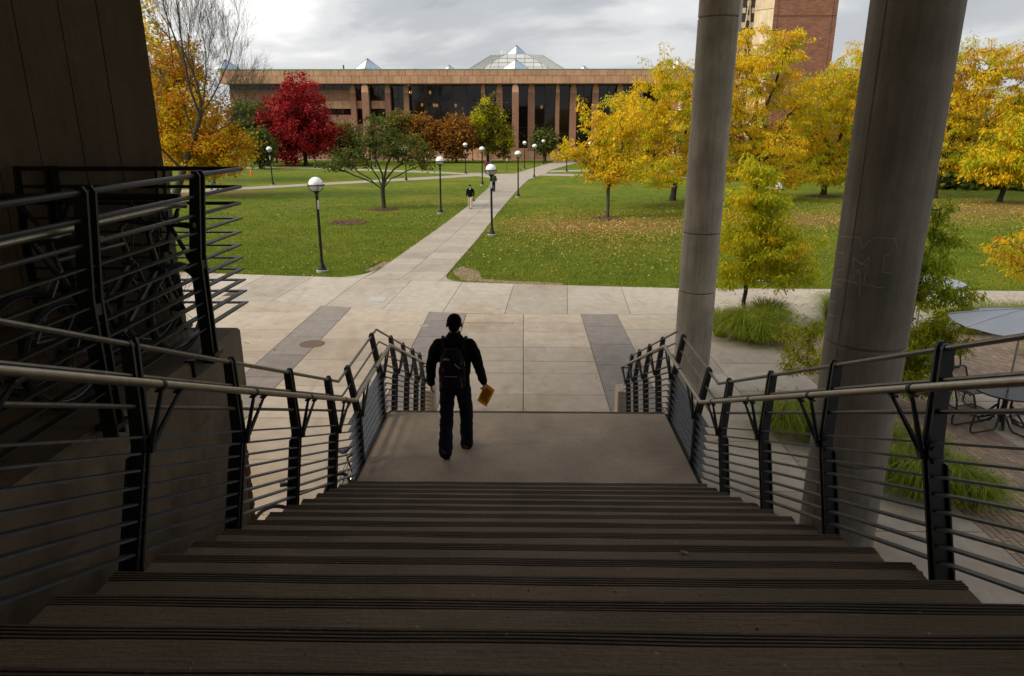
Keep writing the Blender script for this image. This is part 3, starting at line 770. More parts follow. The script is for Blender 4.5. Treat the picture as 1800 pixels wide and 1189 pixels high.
for X in (-3.93, -3.69, -3.63, -2.83, -2.765):
    m_ = MB(); m_.box((X-0.009, PYF-0.04, PZ-0.02), (X+0.009, PYF+0.04, PZ+0.72))
    m_.add([(X-.009, PYF-.04, PZ+.72), (X+.009, PYF-.04, PZ+.72), (X+.009, PYF+.04, PZ+.72), (X-.009, PYF+.04, PZ+.72), (X-.009, PYF-.03+.07, PZ+1.28), (X+.009, PYF-.03+.07, PZ+1.28), (X+.009, PYF+.03+.07, PZ+1.28), (X-.009, PYF+.03+.07, PZ+1.28)],
           [(0, 1, 2, 3), (7, 6, 5, 4), (0, 4, 5, 1), (1, 5, 6, 2), (2, 6, 7, 3), (3, 7, 4, 0)])
    m_.cbox((X, PYF, PZ+0.02), (0.1, 0.11, 0.04)); m_.build('post', M_black, pr)
for i, h in enumerate(bars):
    xs_, yf = PX+ptilt(h), PYF+ptilt(h)
    sidep = [(xs_, -1.0, PZ+h), (xs_, yf, PZ+h), (-3.95, yf, PZ+h)]
    if i < 3: MB().tube(sidep, 0.0135 if i else 0.017, 8).build('upper_rail', M_black, pr, True)
    else:
        m_ = MB(); m_.bar(sidep[0], (xs_, yf+0.022, PZ+h), 0.044, 0.011); m_.bar((xs_-0.0225, yf, PZ+h+0.0005), sidep[2], 0.044, 0.011); m_.build('bar', M_black, pr)
MB().tube([(PX-0.09, -1.0, PZ+1.07), (PX-0.09, 4.68, PZ+1.07), (PX-0.06, 4.76, PZ+1.06)], 0.023, 12).build('handrail', M_handrail, pr, True)
MB().tube([(-2.6, PYF-0.1, PZ+1.06), (-3.98, PYF-0.1, PZ+1.06)], 0.026, 10).build('handrail', M_black, pr, True)
for y in (2.3, 3.48, 4.72):
    MB().tube([(PX-0.09, y+0.22, PZ+1.04), (PX-0.05, y, PZ+0.68), (PX-0.09, y-0.22, PZ+1.04)], [0.012, 0.02, 0.012], 6).build('handrail_bracket', M_black, pr)
for X in (-3.66, -2.8):
    MB().tube([(X+0.2, PYF-0.1, PZ+1.03), (X, PYF-0.05, PZ+0.68), (X-0.2, PYF-0.1, PZ+1.03)], [0.014, 0.026, 0.014], 6).cbox((X, PYF-0.04, PZ+0.68), (0.11, 0.09, 0.09)).build('handrail_bracket', M_black, pr)

M_dark_alloy = plain('dark_alloy', (0.06, 0.06, 0.065), 0.35, 0.8)
M_tyre = plain('tyre_rubber', (0.012, 0.012, 0.012), 0.85, 0, 0.2, 30, 0.5)
M_chrome = plain('bike_alloy', (0.45, 0.45, 0.46), 0.25, 1.0, 0.1)
M_saddle = plain('saddle_vinyl', (0.015, 0.015, 0.017), 0.35)
def bicycle(label, loc, rz, frame_mat, lean=0.05, r=0.33, M_chrome=None):
    M_chrome = M_chrome or MATS['bike_alloy']
    root = empty('bicycle', loc); tag(root, label, 'bicycle', 'parked bicycles'); root.rotation_euler = (lean, 0, rz)
    wb = 1.04
    for wx_ in (0, wb):
        m_ = MB()
        ring = [(wx_+(r-0.022)*math.cos(t), 0, r+(r-0.022)*math.sin(t)) for t in [2*math.pi*i/28 for i in range(29)]]
        tyre = MB().tube(ring, 0.024, 8, cap=False); tyre.build('wheel', M_tyre, root, True, world=False)
        rim = MB().tube([(wx_+(r-0.05)*math.cos(t), 0, r+(r-0.05)*math.sin(t)) for t in [2*math.pi*i/28 for i in range(29)]], 0.010, 6, cap=False)
        wo = [c for c in root.children if c.name.startswith('wheel')][-1]
        rim.build('rim', M_chrome, wo, True, world=False)
        sp = MB()
        for i in range(20):
            t = 2*math.pi*i/20; sp.tube([(wx_+0.02*math.cos(t+.6), 0.02*(-1)**i, r+0.02*math.sin(t+.6)), (wx_+(r-.055)*math.cos(t), 0, r+(r-.055)*math.sin(t))], 0.0016, 3)
        sp.tube([(wx_, -0.045, r), (wx_, 0.045, r)], 0.022, 8)
        sp.build('spokes', M_chrome, wo, world=False)
    bbp = (0.43, 0, 0.29); st = (0.26, 0, 0.78); ht = (0.82, 0, 0.80); hb = (0.86, 0, 0.66)
    f = MB().tube([bbp, st], 0.016, 8).tube([st, ht], 0.017, 8).tube([bbp, hb], 0.021, 8).tube([ht, hb], 0.022, 8)
    for s_ in (-1, 1):
        f.tube([(0, s_*.05, r), (0.43, s_*.03, 0.29)], 0.010, 6).tube([(0, s_*.05, r), (0.27, s_*.02, 0.72)], 0.009, 6)
    f.build('frame', frame_mat, root, True, world=False)
    fk = MB()
    for s_ in (-1, 1): fk.tube([(0.86, s_*.045, 0.66), (0.90, s_*.05, 0.55), (wb, s_*.05, r)], [0.016, 0.015, 0.011], 8)
    fk.tube([(0.85, -.05, 0.665), (0.85, .05, 0.665)], 0.018, 8); fk.tube([ht, (0.80, 0, 0.90)], 0.015, 8)
    fk.build('fork', frame_mat, root, True, world=False)
    hbm = MB().tube([(0.80, 0, 0.90), (0.87, 0, 0.95)], 0.016, 8).tube([(0.83, -0.31, 0.97), (0.86, -0.14, 0.955), (0.87, 0, 0.95), (0.86, 0.14, 0.955), (0.83, 0.31, 0.97)], 0.012, 8)
    for s_ in (-1, 1): hbm.tube([(0.835, s_*.20, 0.966), (0.828, s_*.32, 0.972)], 0.018, 8); hbm.tube([(0.86, s_*.19, .95), (0.91, s_*.28, 0.935)], 0.006, 5)
    for s_ in (-1, 1): hbm.tube([(0.86, s_*.16, .96), (0.96, s_*.13, 1.02), (1.0, s_*.05, .95), (0.93, s_*.03, .70)], 0.0035, 5)
    hbm.build('handlebar', M_saddle, root, True, world=False)
    sdl = MB()
    prof = [(-0.10, 0.075, 0.03), (-0.05, 0.078, 0.035), (0.02, 0.055, 0.03), (0.09, 0.028, 0.024), (0.16, 0.018, 0.018)]
    b0 = 0
    for dx, hw, th in prof:
        for t in [2*math.pi*i/10 for i in range(10)]:
            sdl.v.append((0.225+dx, hw*math.cos(t), 0.93+th*math.sin(t)+0.01*(dx < -.03)))
    for i in range(4):
        for j in range(10): sdl.f.append((i*10+j, i*10+(j+1) % 10, (i+1)*10+(j+1) % 10, (i+1)*10+j)); sdl.m.append(0)
    sdl.f.append(tuple(range(10))[::-1]); sdl.m.append(0); sdl.f.append(tuple(range(40, 50))); sdl.m.append(0)
    so = sdl.build('saddle', M_saddle, root, True, world=False)
    MB().tube([st, (0.235, 0, 0.915)], 0.013, 8).build('seat_post', M_chrome, root, True, world=False)
    ck = MB()
    ck.tube([(0.43, 0.035, 0.29), (0.43, 0.045, 0.29)], 0.085, 16).tube([(0.43, .06, .29), (0.53, .07, .16)], 0.011, 6).tube([(0.43, -.06, .29), (0.33, -.07, .42)], 0.011, 6)
    ck.cbox((0.53, .115, .16), (0.09, 0.08, 0.02)).cbox((0.33, -.115, .42), (0.09, 0.08, 0.02)).tube([(0.43, -.07, .29), (0.43, .07, .29)], 0.02, 8)
    ck.tube([(0, .038, r), (0, .048, r)], 0.04, 12)
    ck.tube([(0.43, .04, .375), (0, .043, r+.04)], 0.004, 4).tube([(0.43, .04, .205), (0, .043, r-.04)], 0.004, 4)
    ck.build('crank_set', M_chrome, root, True, world=False)
    return root
M_fr_blk = plain('black_bike_paint', (0.02, 0.021, 0.024), 0.3)
M_fr_slv = plain('grey_bike_paint', (0.10, 0.10, 0.105), 0.3, 0.6)
M_fr_pur = plain('purple_bike_paint', (0.14, 0.02, 0.22), 0.3)
bicycle('black mountain bicycle on the raised platform, nearest the railing', (-2.62, 3.75, PZ+0.001), R(82), M_fr_blk, 0.05, 0.33, M_dark_alloy)
bicycle('grey framed bicycle on the raised platform, nearer the concrete wall', (-2.98, 3.95, PZ+0.001), R(78), M_fr_slv, 0.07, 0.33, M_dark_alloy)
bicycle('black bicycle standing on the plaza below the landing railing', (-2.95, 9.85, 0.001), R(62), M_fr_blk, 0.04, 0.31)
bicycle('purple framed bicycle leaning under the stairs', (-3.55, 8.75, 0.001), R(22), M_fr_pur, -0.12, 0.33)

# ------------------------------------------------------------------ library building
FY = 132.0
def bx_(px, row=200, Y=FY): return at(px, row, Y).x
lib = empty('library_building', (-10, FY+15, 0)); tag(lib, 'long low brick and sandstone building with glass pyramid skylights on its roof', 'building')
XL, XR = -54.4, 70.0
z_top, z_mid, z_bot = 15.55, 14.5, 13.22
MB().box((XL+0.3, FY+0.35, z_bot+0.1), (XR, FY+50, z_top-0.08)).build('roof', M_mortar, lib)
MB().box((XL+0.1, FY-0.06, z_top+0.001), (XR, FY+0.5, z_top+0.12)).build('copper_edge', M_copper, lib)
MB().box((XL+0.3, FY+0.1, z_bot-0.02), (XR, FY+8, z_bot+0.098)).build('soffit', plain('soffit_plaster', (0.42, 0.34, 0.27), 0.9), lib)
pw = 1.495
pmesh = [MB().cbox((0, 0, 0), (pw-0.05, 0.36, z_top-z_mid-0.04), 0, 0.02).mesh('stone_panel', M_stone), MB().cbox((0, 0, 0), (pw-0.05, 0.36, z_mid-z_bot-0.04), 0, 0.02).mesh('stone_panel', M_stone)]
for row in (0, 1):
    zc = (z_top+z_mid)/2 if row == 0 else (z_mid+z_bot)/2
    x = -1.64+(pw/2 if row == 0 else 0.0); k = 0
    n0 = int((x-XL)/pw); x0 = x-n0*pw
    while x0 < 30:
        o = link('stone_panel', pmesh[row], lib); o.location = (x0, FY+0.17, zc); x0 += pw
MB().box((30.2, FY, z_bot), (XR, FY+0.3, z_top)).build('fascia', M_stone, lib)
MB().box((XL, FY+0.02, z_bot), (XL+0.31, FY+50, z_top)).build('end_fascia', M_stone, lib)
# pillars (front ones at FY, the others set back)
def pillar(px0, px1, Yp, cap=True, dep=None, z0=0.0):
    x0, x1 = bx_(px0), bx_(px1); wd = x1-x0; d = dep or wd
    m_ = MB().box((x0, Yp, z0), (x1, Yp+d, 11.75)); o = m_.build('pillar', M_brick, lib)
    xm, ym = (x0+x1)/2, Yp+d/2
    lo = [(x0, Yp, 11.75), (x1, Yp, 11.75), (x1, Yp+d, 11.75), (x0, Yp+d, 11.75)]
    md = [(xm+(a-xm)*0.86, ym+(b_-ym)*0.86, 12.7) for a, b_, _ in lo]; hi = [(xm+(a-xm)*0.5, ym+(b_-ym)*0.5, 13.2) for a, b_, _ in lo]
    MB().add(lo+md+hi, [(3, 2, 1, 0), (8, 9, 10, 11)]+[(i, (i+1) % 4, 4+(i+1) % 4, 4+i) for i in range(4)]+[(4+i, 4+(i+1) % 4, 8+(i+1) % 4, 8+i) for i in range(4)]).build('pillar_cap', M_stone, o)
    MB().box((x0-0.06, Yp-0.06, 0), (x1+0.06, Yp+d+0.06, 1.5)).build('pillar_base', M_stone, o)
pillar(637, 649, FY+0.1); pillar(900, 911.6, FY+0.1)
for a, b_ in ((613.5, 623), (675, 684.5), (708, 717), (845, 852.5), (872, 883), (928, 940), (977, 984), (1002.5, 1014), (1042, 1053), (1085, 1096), (1120, 1131), (1160, 1171)): pillar(a, b_, FY+1.6)
# bands left wing
wing_x1 = bx_(613.5); BY = FY+2.2
def box_part(name, x0, x1, z0, z1, Y0, Y1, mat): return MB().box((x0, Y0, z0), (x1, Y1, z1)).build(name, mat, lib)
box_part('brick_wall', XL+.5, wing_x1, 10.37, 12.27, BY, BY+0.5, M_brick)
box_part('brick_wall', XL+.5, wing_x1, 0.0, 7.92, BY, BY+0.5, M_brick)
def panels(x0, x1, z0, z1, Y, wd):
    n = max(1, round((x1-x0)/wd)); w_ = (x1-x0)/n
    me = MB().cbox((0, 0, 0), (w_-0.04, 0.4, z1-z0-0.02), 0, 0.015).mesh('stone_panel', M_stone)
    for i in range(n):
        o = link('stone_panel', me, lib); o.location = (x0+w_*(i+.5), Y+0.2, (z0+z1)/2)
panels(XL+.5, wing_x1, 9.0, 10.37, BY-0.05, 1.7)
M_mull = plain('window_mullion', (0.02, 0.018, 0.016), 0.5)
def glazing(x0, x1, z0, z1, Y, nx, nz, name='window'):
    fr = MB()
    for i in range(nx+1): xx = x0+(x1-x0)*i/nx; fr.box((xx-0.05, Y-0.06, z0), (xx+0.05, Y+0.06, z1))
    for j in range(nz+1):
        zz_ = z0+(z1-z0)*j/nz
        for i in range(nx):
            fr.box((x0+(x1-x0)*i/nx+0.051, Y-0.05, zz_-0.05), (x0+(x1-x0)*(i+1)/nx-0.051, Y+0.05, zz_+0.05))
    o = fr.build(name, M_mull, lib)
    wx_, wz = (x1-x0)/nx, (z1-z0)/nz
    me = MB().cbox((0, 0, 0), (wx_-0.1, 0.02, wz-0.1)).mesh('pane', M_glass)
    for i in range(nx):
        for j in range(nz):
            p = link('pane', me, o); p.location = (x0+wx_*(i+.5), Y, z0+wz*(j+.5)); p.rotation_euler = (random.gauss(0, .004), 0, random.gauss(0, .004))
    return o
glazing(XL+.6, wing_x1, 12.28, 13.2, BY+0.2, 14, 1); glazing(XL+.6, wing_x1, 7.93, 8.99, BY+0.2, 14, 1)
MB().box((XL+1, FY+11, 0.2), (XR, FY+11.3, 13)).build('interior_wall', M_inside, lib)
MB().box((XL+1, FY+4.2, 9.05), (-20, FY+10.9, 9.2)).build('floor_slab', M_inside, lib)
GY = FY+3.4
for a, b_, lo in ((623, 637, 8.0), (649, 675, 8.0)):
    x0, x1 = bx_(a), bx_(b_)
    glazing(x0, x1, 10.4, 13.2, BY+0.4, 1 if b_-a < 20 else 2, 1); panels(x0, x1, 9.0, 10.38, BY+0.1, 1.6); glazing(x0, x1, 6.4, 8.98, BY+0.4, 1 if b_-a < 20 else 2, 1)
    box_part('brick_wall', x0, x1, 0, 6.38, BY+0.3, BY+0.7, M_brick)
glazing(bx_(684.5), bx_(708), 5.6, 13.2, GY, 2, 3); box_part('brick_wall', bx_(684.5), bx_(708), 0, 5.58, GY-.2, GY+.2, M_brick)
glazing(bx_(717), bx_(845), 2.0, 13.2, GY, 5, 4)
glazing(bx_(852.5), bx_(872), 2.0, 13.2, GY, 1, 3); glazing(bx_(883), bx_(928), 2.0, 13.2, GY, 2, 3)
glazing(bx_(940), bx_(977), 2.0, 13.2, GY, 2, 3); glazing(bx_(984), bx_(1002.5), 0.3, 13.2, GY, 1, 3); glazing(bx_(1014), bx_(1042), 0.3, 13.2, GY, 2, 3)
glazing(bx_(1053), bx_(1160), 0.3, 13.2, GY, 6, 3); box_part('brick_wall', bx_(1171), XR, 0, 13.2, GY, GY+.4, M_brick)
box_part('plinth', bx_(684), bx_(900)-0.05, 0, 1.98, GY-1.2, GY+.1, M_stone); box_part('plinth', bx_(911.6)+.05, bx_(977), 0, 1.98, GY-1.2, GY+.1, M_stone)
for px, py in ((742, 185), (763, 185.5), (768, 186), (801, 186), (952, 188.5), (722, 163), (756, 163)):
    p = at(px, py, GY+3.0); MB().lathe([(0.10, -0.28), (0.24, 0.0), (0.20, 0.3)], 10, p).build('wall_lamp', M_glow, lib)
# skylights
def pyramid(cx, cy, half, z0, h, facets=3):
    base = [(cx-half, cy-half*.0-0, z0)]
    o = empty_part('skylight', (cx, cy, z0), lib)
    L, Rr, Fp, Bk, T = Vector((cx-half, cy, z0)), Vector((cx+half, cy, z0)), Vector((cx, cy-half, z0)), Vector((cx, cy+half, z0)), Vector((cx, cy, z0+h))
    for a, b_, mt in ((L, Fp, M_skyl), (Fp, Rr, M_skyl_shade), (Rr, Bk, M_skyl_shade), (Bk, L, M_skyl)):  # sunlit left and shaded right faces are painted by the two glass colours
        MB().add([a, b_, T], [(0, 1, 2)]).build('pane', mt, o)
        fr = MB().tube([a, T], 0.045, 4).tube([a, b_], 0.045, 4)
        for k in range(1, facets):
            fr.tube([a.lerp(b_, k/facets), T.lerp(a.lerp(b_, k/facets), 0.02)], 0.022, 4)
        fr.build('rib', M_frame, o)
def empty_part(name, loc, parent):
    o = bpy.data.objects.new(name, None); col.objects.link(o); o.parent = parent; o.location = Vector(loc)-Vector(parent.location); return o
for px, half_px, tip, Yo in ((647, 25, 103, 4), (906, 25, 104.5, 4), (789.5, 11, 114.5, 34), (1026, 11, 116, 34), (398, 26, 105, 4), (1190, 25, 105, 4)):
    p = at(px, 123, FY+Yo); t = at(px, tip, FY+Yo); pyramid(p.x, p.y, half_px*scale_at(FY+Yo, 16), p.z, t.z-p.z); hf = half_px*scale_at(FY+Yo, 16)*.66; MB().box((p.x-hf, p.y-hf, z_top-.05), (p.x+hf, p.y+hf, p.z)).build('roof_curb', M_skyr, lib)
# the large hipped skylight
sk = empty_part('skylight', (0, FY+20, z_top), lib)
SYf, SYm, SYb = FY+12, FY+22, FY+32
def P3(px, py, Y): return at(px, py, Y)
SK = FY+15
def ext(a, b_, z):
    t = (z-b_.z)/(a.z-b_.z); return b_+(a-b_)*t
zt = at(888, 95.5, SK).z
for pxs in ((823, 864, 889, 848), (993, 953, 926, 967)):
    A0, B, D, E0 = at(pxs[0], 122, SK), at(pxs[1], 97, SK), at(pxs[2], 95.5, SK), at(pxs[3], 122, SK)
    A, E_ = ext(A0, B, z_top), ext(E0, D, z_top); bk = Vector((0, 14, 0)); sgn = -1 if pxs[0] < 900 else 1
    MB().add([A, B, D, E_, A+bk, B+bk, D+bk, E_+bk], [(0, 1, 2, 3) if sgn < 0 else (3, 2, 1, 0), (0, 4, 5, 1), (1, 5, 6, 2), (4, 7, 6, 5)]).build('roof_slope', M_skyr, sk)
    fr = MB()
    for k in range(11):
        t = k/10; fr.tube([A.lerp(E_, t)+Vector((0, -0.02, 0)), B.lerp(D, t)+Vector((0, -0.02, 0))], 0.035 if k in (0, 10) else 0.014, 4)
    fr.build('rib', M_frame, sk)
gL0, gL1, gR0, gR1 = ext(at(848, 122, SK), at(889, 95.5, SK), z_top), at(889, 95.5, SK), ext(at(967, 122, SK), at(926, 95.5, SK), z_top), at(926, 95.5, SK)
gz0, gz1 = z_top, gL1.z
def edge_x2(z, a, b_): return a.x+(b_.x-a.x)*(z-gz0)/(gz1-gz0)
rows, colsn = 5, 10
for j in range(rows):
    za, zb = gz0+(gz1-gz0)*j/rows, gz0+(gz1-gz0)*(j+1)/rows
    for i in range(colsn):
        xa, xb = gL0.x+(gR0.x-gL0.x)*i/colsn, gL0.x+(gR0.x-gL0.x)*(i+1)/colsn
        l0, l1 = max(xa, edge_x2(za, gL0, gL1)), max(xa, edge_x2(zb, gL0, gL1)); r0_, r1_ = min(xb, edge_x2(za, gR0, gR1)), min(xb, edge_x2(zb, gR0, gR1))
        if r0_-l0 < 0.12: continue
        Yp = SK-0.1
        pts = [(l0+.045, Yp, za+.045), (r0_-.045, Yp, za+.045)]+([(r1_-.045, Yp, zb-.045), (l1+.045, Yp, zb-.045)] if r1_-l1 > 0.12 else [((l1+r1_)/2, Yp, zb-.045)])
        MB().add(pts, [tuple(range(len(pts)))]).build('pane', M_skyl, sk)
MB().add([gL0+Vector((0, -.02, 0)), gR0+Vector((0, -.02, 0)), gR1+Vector((0, -.02, 0)), gL1+Vector((0, -.02, 0))], [(0, 1, 2, 3)]).build('glazing_bars', plain('glazing_bar', (0.34, 0.38, 0.40), 0.5), sk)
c0 = (gL1.x+gR1.x)/2
p = at(908, 95, SK+2.2); t = at(911, 80, SK+2.2); pyramid(p.x, SK+2.2, 18.5*scale_at(SK+2.2, 18), zt+0.02, t.z-zt)
MB().box((c0-3.4, SK+8, zt-.5), (c0-2.8, SK+9, zt+1.5)).box((c0-2.6, SK+8, zt-.5), (c0-2.3, SK+9, zt+1.4)).build('roof_vent', plain('white_vent', (0.7, 0.7, 0.68), 0.6), lib)
for px, h in ((604, 0.9), (731, 0.3), (477, 0.35), (1150, 0.4)):
    p = at(px, 123, FY+1.5); MB().box((p.x-.12, p.y, z_top), (p.x+.12, p.y+.2, z_top+h)).build('roof_post', M_frame, lib)
# entrance cheek walls and steps right of centre
for px in (983, 1030):
    p = W(px, 283); o = MB().prism([(p.x-0.4, p.y-5), (p.x+0.4, p.y-5), (p.x+0.4, p.y+6), (p.x-0.4, p.y+6)], 0, 1.0).build('cheek_wall', M_stone)
    tag(o, 'low stone cheek wall %s of the far entrance steps' % ('left' if px < 1000 else 'right'), 'low wall')
st_ = W(1006, 282); eb = empty('entrance_steps', (st_.x, st_.y+4, 0)); tag(eb, 'reddish brick steps leading up to the far building entrance', 'steps', kind='structure')
for k in range(4): MB().box((st_.x-3, st_.y+1+k*0.8, 0), (st_.x+3.6, st_.y+9, 0.15*(k+1))).build('step', M_redbrick, eb)

# ------------------------------------------------------------------ brick tower on the right
TWY = 95.0
tw = empty('brick_tower', (34, TWY+6, 0)); tag(tw, 'tall red brick tower with cream stone edge and zigzag window strip', 'tower')
MB().box((30.95, TWY, 0), (38.8, TWY+9, 18.95)).box((30.95, TWY, 19.05), (38.8, TWY+9, 44)).build('brick_face', M_tbrick, tw)
MB().box((31.0, TWY+0.05, 18.94), (38.75, TWY+8.9, 19.06)).box((31.45, TWY-0.012, 0), (31.52, TWY+.05, 44)).box((38.2, TWY-0.012, 0), (38.27, TWY+.05, 44)).build('joint_line', plain('tower_joint', (0.09, 0.055, 0.045), 0.9), tw)
for k in range(11):
    z0 = k*4.1-0.6
    MB().prism([(30.94, TWY+0.0), (30.94, TWY+2.5), (29.35, TWY+4.4), (29.35, TWY+2.0)], max(0, z0)+.03, z0+4.07).build('stone_panel', M_cream, tw)
MB().box((27.8, TWY+2.6, 0), (29.34, TWY+9, 44)).build('window_strip', plain('dark_spandrel', (0.05, 0.032, 0.028), 0.4), tw)
for k in range(26):
    z0 = 1.0+k*1.7
    for xa, xb, dz in ((27.82, 28.2, 0.0), (28.35, 28.8, 0.85), (28.95, 29.33, 0.0)):
        MB().add([(xa, TWY+2.5, z0+dz), (xb, TWY+2.5, z0+dz), (xb, TWY+2.5, z0+dz+.62), (xa, TWY+2.5, z0+dz+.62), (xa, TWY+2.7, z0+dz), (xb, TWY+2.7, z0+dz), (xb, TWY+2.7, z0+dz+.62), (xa, TWY+2.7, z0+dz+.62)],
                 [(0, 1, 2, 3), (0, 4, 5, 1), (3, 2, 6, 7), (0, 3, 7, 4), (1, 5, 6, 2)]).build('spandrel_panel', M_cream, tw)
mb = MB()
for k in range(13):
    z0 = 1.0+k*3.4
    for xa, xb in ((28.25, 28.55), (28.9, 28.6)): mb.bar((xa, TWY+2.5, z0), (xb, TWY+2.5, z0+3.3), 0.09, 0.2, (0, 1, 0))
mb.build('zigzag_fin', M_cream, tw)
# lower blocks behind the trees
lb = empty('brick_annex', (33, 104, 0)); tag(lb, 'low brick building half hidden behind the yellow trees', 'building')
MB().box((22, 99, 0), (62, 112, 9.5)).build('wall', M_tbrick, lb); MB().box((21.6, 98.6, 9.5), (62.4, 112.4, 10.6)).build('roof_edge', M_stone, lb)
for k in range(8): MB().box((25+k*4.4, 98.9, 4.2), (27.4+k*4.4, 99.1, 6.2)).build('window', M_glass, lb)
p0 = at(1187, 305, 84)
py_ = empty('stone_pylon', (p0.x, 84, 0)); tag(py_, 'pale stone pylon glimpsed through the yellow locust leaves', 'pylon')
for k in range(7):
    wv = 0.62-0.035*k+0.06*math.sin(k*2.1)
    MB().cbox((p0.x+0.05*math.sin(k*1.7)+0.06*k, 84, 0.65+k*1.3), (wv*2, 1.0, 1.29), 0, 0.06).build('stone_block', M_cream, py_)

# ================================================================== STREET LAMPS
def lamp_proto(label_strip):
    root = empty('street_lamp', (0, 0, 0))
    MB().lathe([(0.24, 0), (0.25, 0.10), (0.235, 0.12)], 20, (0, 0, -0.02)).build('footing', M_foot, root, True, False)
    MB().lathe([(0.20, 0.10), (0.20, 0.13), (0.165, 0.16), (0.13, 0.22), (0.12, 0.30), (0.085, 0.34), (0.075, 0.42), (0.062, 0.46), (0.060, 1.7), (0.052, 3.05), (0.075, 3.07), (0.075, 3.12), (0.05, 3.14), (0.05, 3.20), (0.105, 3.30), (0.115, 3.34)], 18).build('pole', M_lamp_blk, root, True, False)
    c = 3.62; r = 0.29
    prof = [(max(0.004, r*math.cos(t)), c+r*math.sin(t)) for t in [R(-2+92*i/9) for i in range(10)]]
    MB().lathe(prof, 24).build('globe', M_globe, root, True, False)
    prof = [(r*0.985*math.cos(t), c+r*0.985*math.sin(t)) for t in [R(-75+72*i/7) for i in range(8)]]
    MB().lathe(prof, 24).build('lower_bowl', M_globe2, root, True, False)
    m_ = MB()
    ring = lambda z, rr, th: m_.tube([(rr*math.cos(t), rr*math.sin(t), z) for t in [2*math.pi*i/24 for i in range(25)]], th, 6, cap=False)
    ring(c-0.03, r+0.045, 0.020); ring(c-0.03, r+0.012, 0.012)
    for k in range(4):
        a = math.pi/4+k*math.pi/2
        pts = []
        for i in range(7):
            t = R(-4-72*i/6); rr = r+0.035
            pts.append((rr*math.cos(t)*math.cos(a), rr*math.cos(t)*math.sin(a), c+rr*math.sin(t)))
        m_.tube(pts, 0.014, 5)
    m_.build('cage', M_lamp_blk, root, True, False)
    if label_strip:
        m_ = MB()
        for z0, z1 in ((2.62, 2.98),):
            pts = [(0.058*math.cos(t), 0.058*math.sin(t)) for t in [R(-150+120*i/6) for i in range(7)]]
            vs = [(x, y, z0) for x, y in pts]+[(x, y, z1) for x, y in pts]
            m_.add(vs, [(i, i+1, 8+i, 7+i) for i in range(6)])
        m_.build('pole_sticker', plain('pale_sticker', (0.62, 0.64, 0.66), 0.5), root, True, False)
    return root
LG = 'globe lamps along the paths'
lamps = [((567, 478), 1, 'black globe lamp nearest the plaza on the left lawn, pale strip on its pole'),
 ((775, 376), 0, 'black globe lamp on the left lawn behind the small green tree'),
 ((865, 414), 1, 'black globe lamp at the right edge of the central path, nearest the stairs'),
 ((911, 347), 0, 'black globe lamp on the right of the path, second along'),
 ((848, 326), 0, 'black globe lamp left of the path, just past the man in khaki trousers'),
 ((939, 313), 0, 'black globe lamp at the right edge of the path junction'),
 ((818.6, 306), 1, 'black globe lamp on the upper cross path, left of the strolling couple'),
 ((831, 283), 0, 'distant globe lamp between the rusty trees and the yellow green tree'),
 ((922, 298), 0, 'globe lamp on the far lawn in front of the two brick entrance pillars'),
 ((954.5, 290), 0, 'distant globe lamp in front of the dark shrub by the far building'),
 ((973.5, 283), 0, 'most distant globe lamp beside the far entrance steps'),
 ((996, 303), 1, 'globe lamp between the right hand cross paths, beside the thin yellow tree'),
 ((714, 318), 1, 'globe lamp half hidden behind the crown of the small green tree'),
 ((480, 326), 1, 'black globe lamp on the left lawn in front of the red maple'),
 ((442, 295), 0, 'distant globe lamp at the edge of the golden tree, behind the orange cone'),
 ((660, 296), 0, 'distant globe lamp seen through the top of the small green tree'),
 ((1036, 301), 0, 'globe lamp seen through the leaves of the thin yellow tree'),
 ((1343, 495), 1, 'globe lamp standing behind the young yellow green locust tree')]
protos = {0: lamp_proto(False), 1: lamp_proto(True)}; used = set()
for (px, strip, lab) in lamps:
    o = protos[strip] if strip not in used else copy_tree(protos[strip])
    used.add(strip)
    p = W(*px); o.location = (p.x, p.y, -0.01); tag(o, lab, 'street lamp', LG); o.rotation_euler = (random.gauss(0, .004), random.gauss(0, .006), random.uniform(0, 1.5))

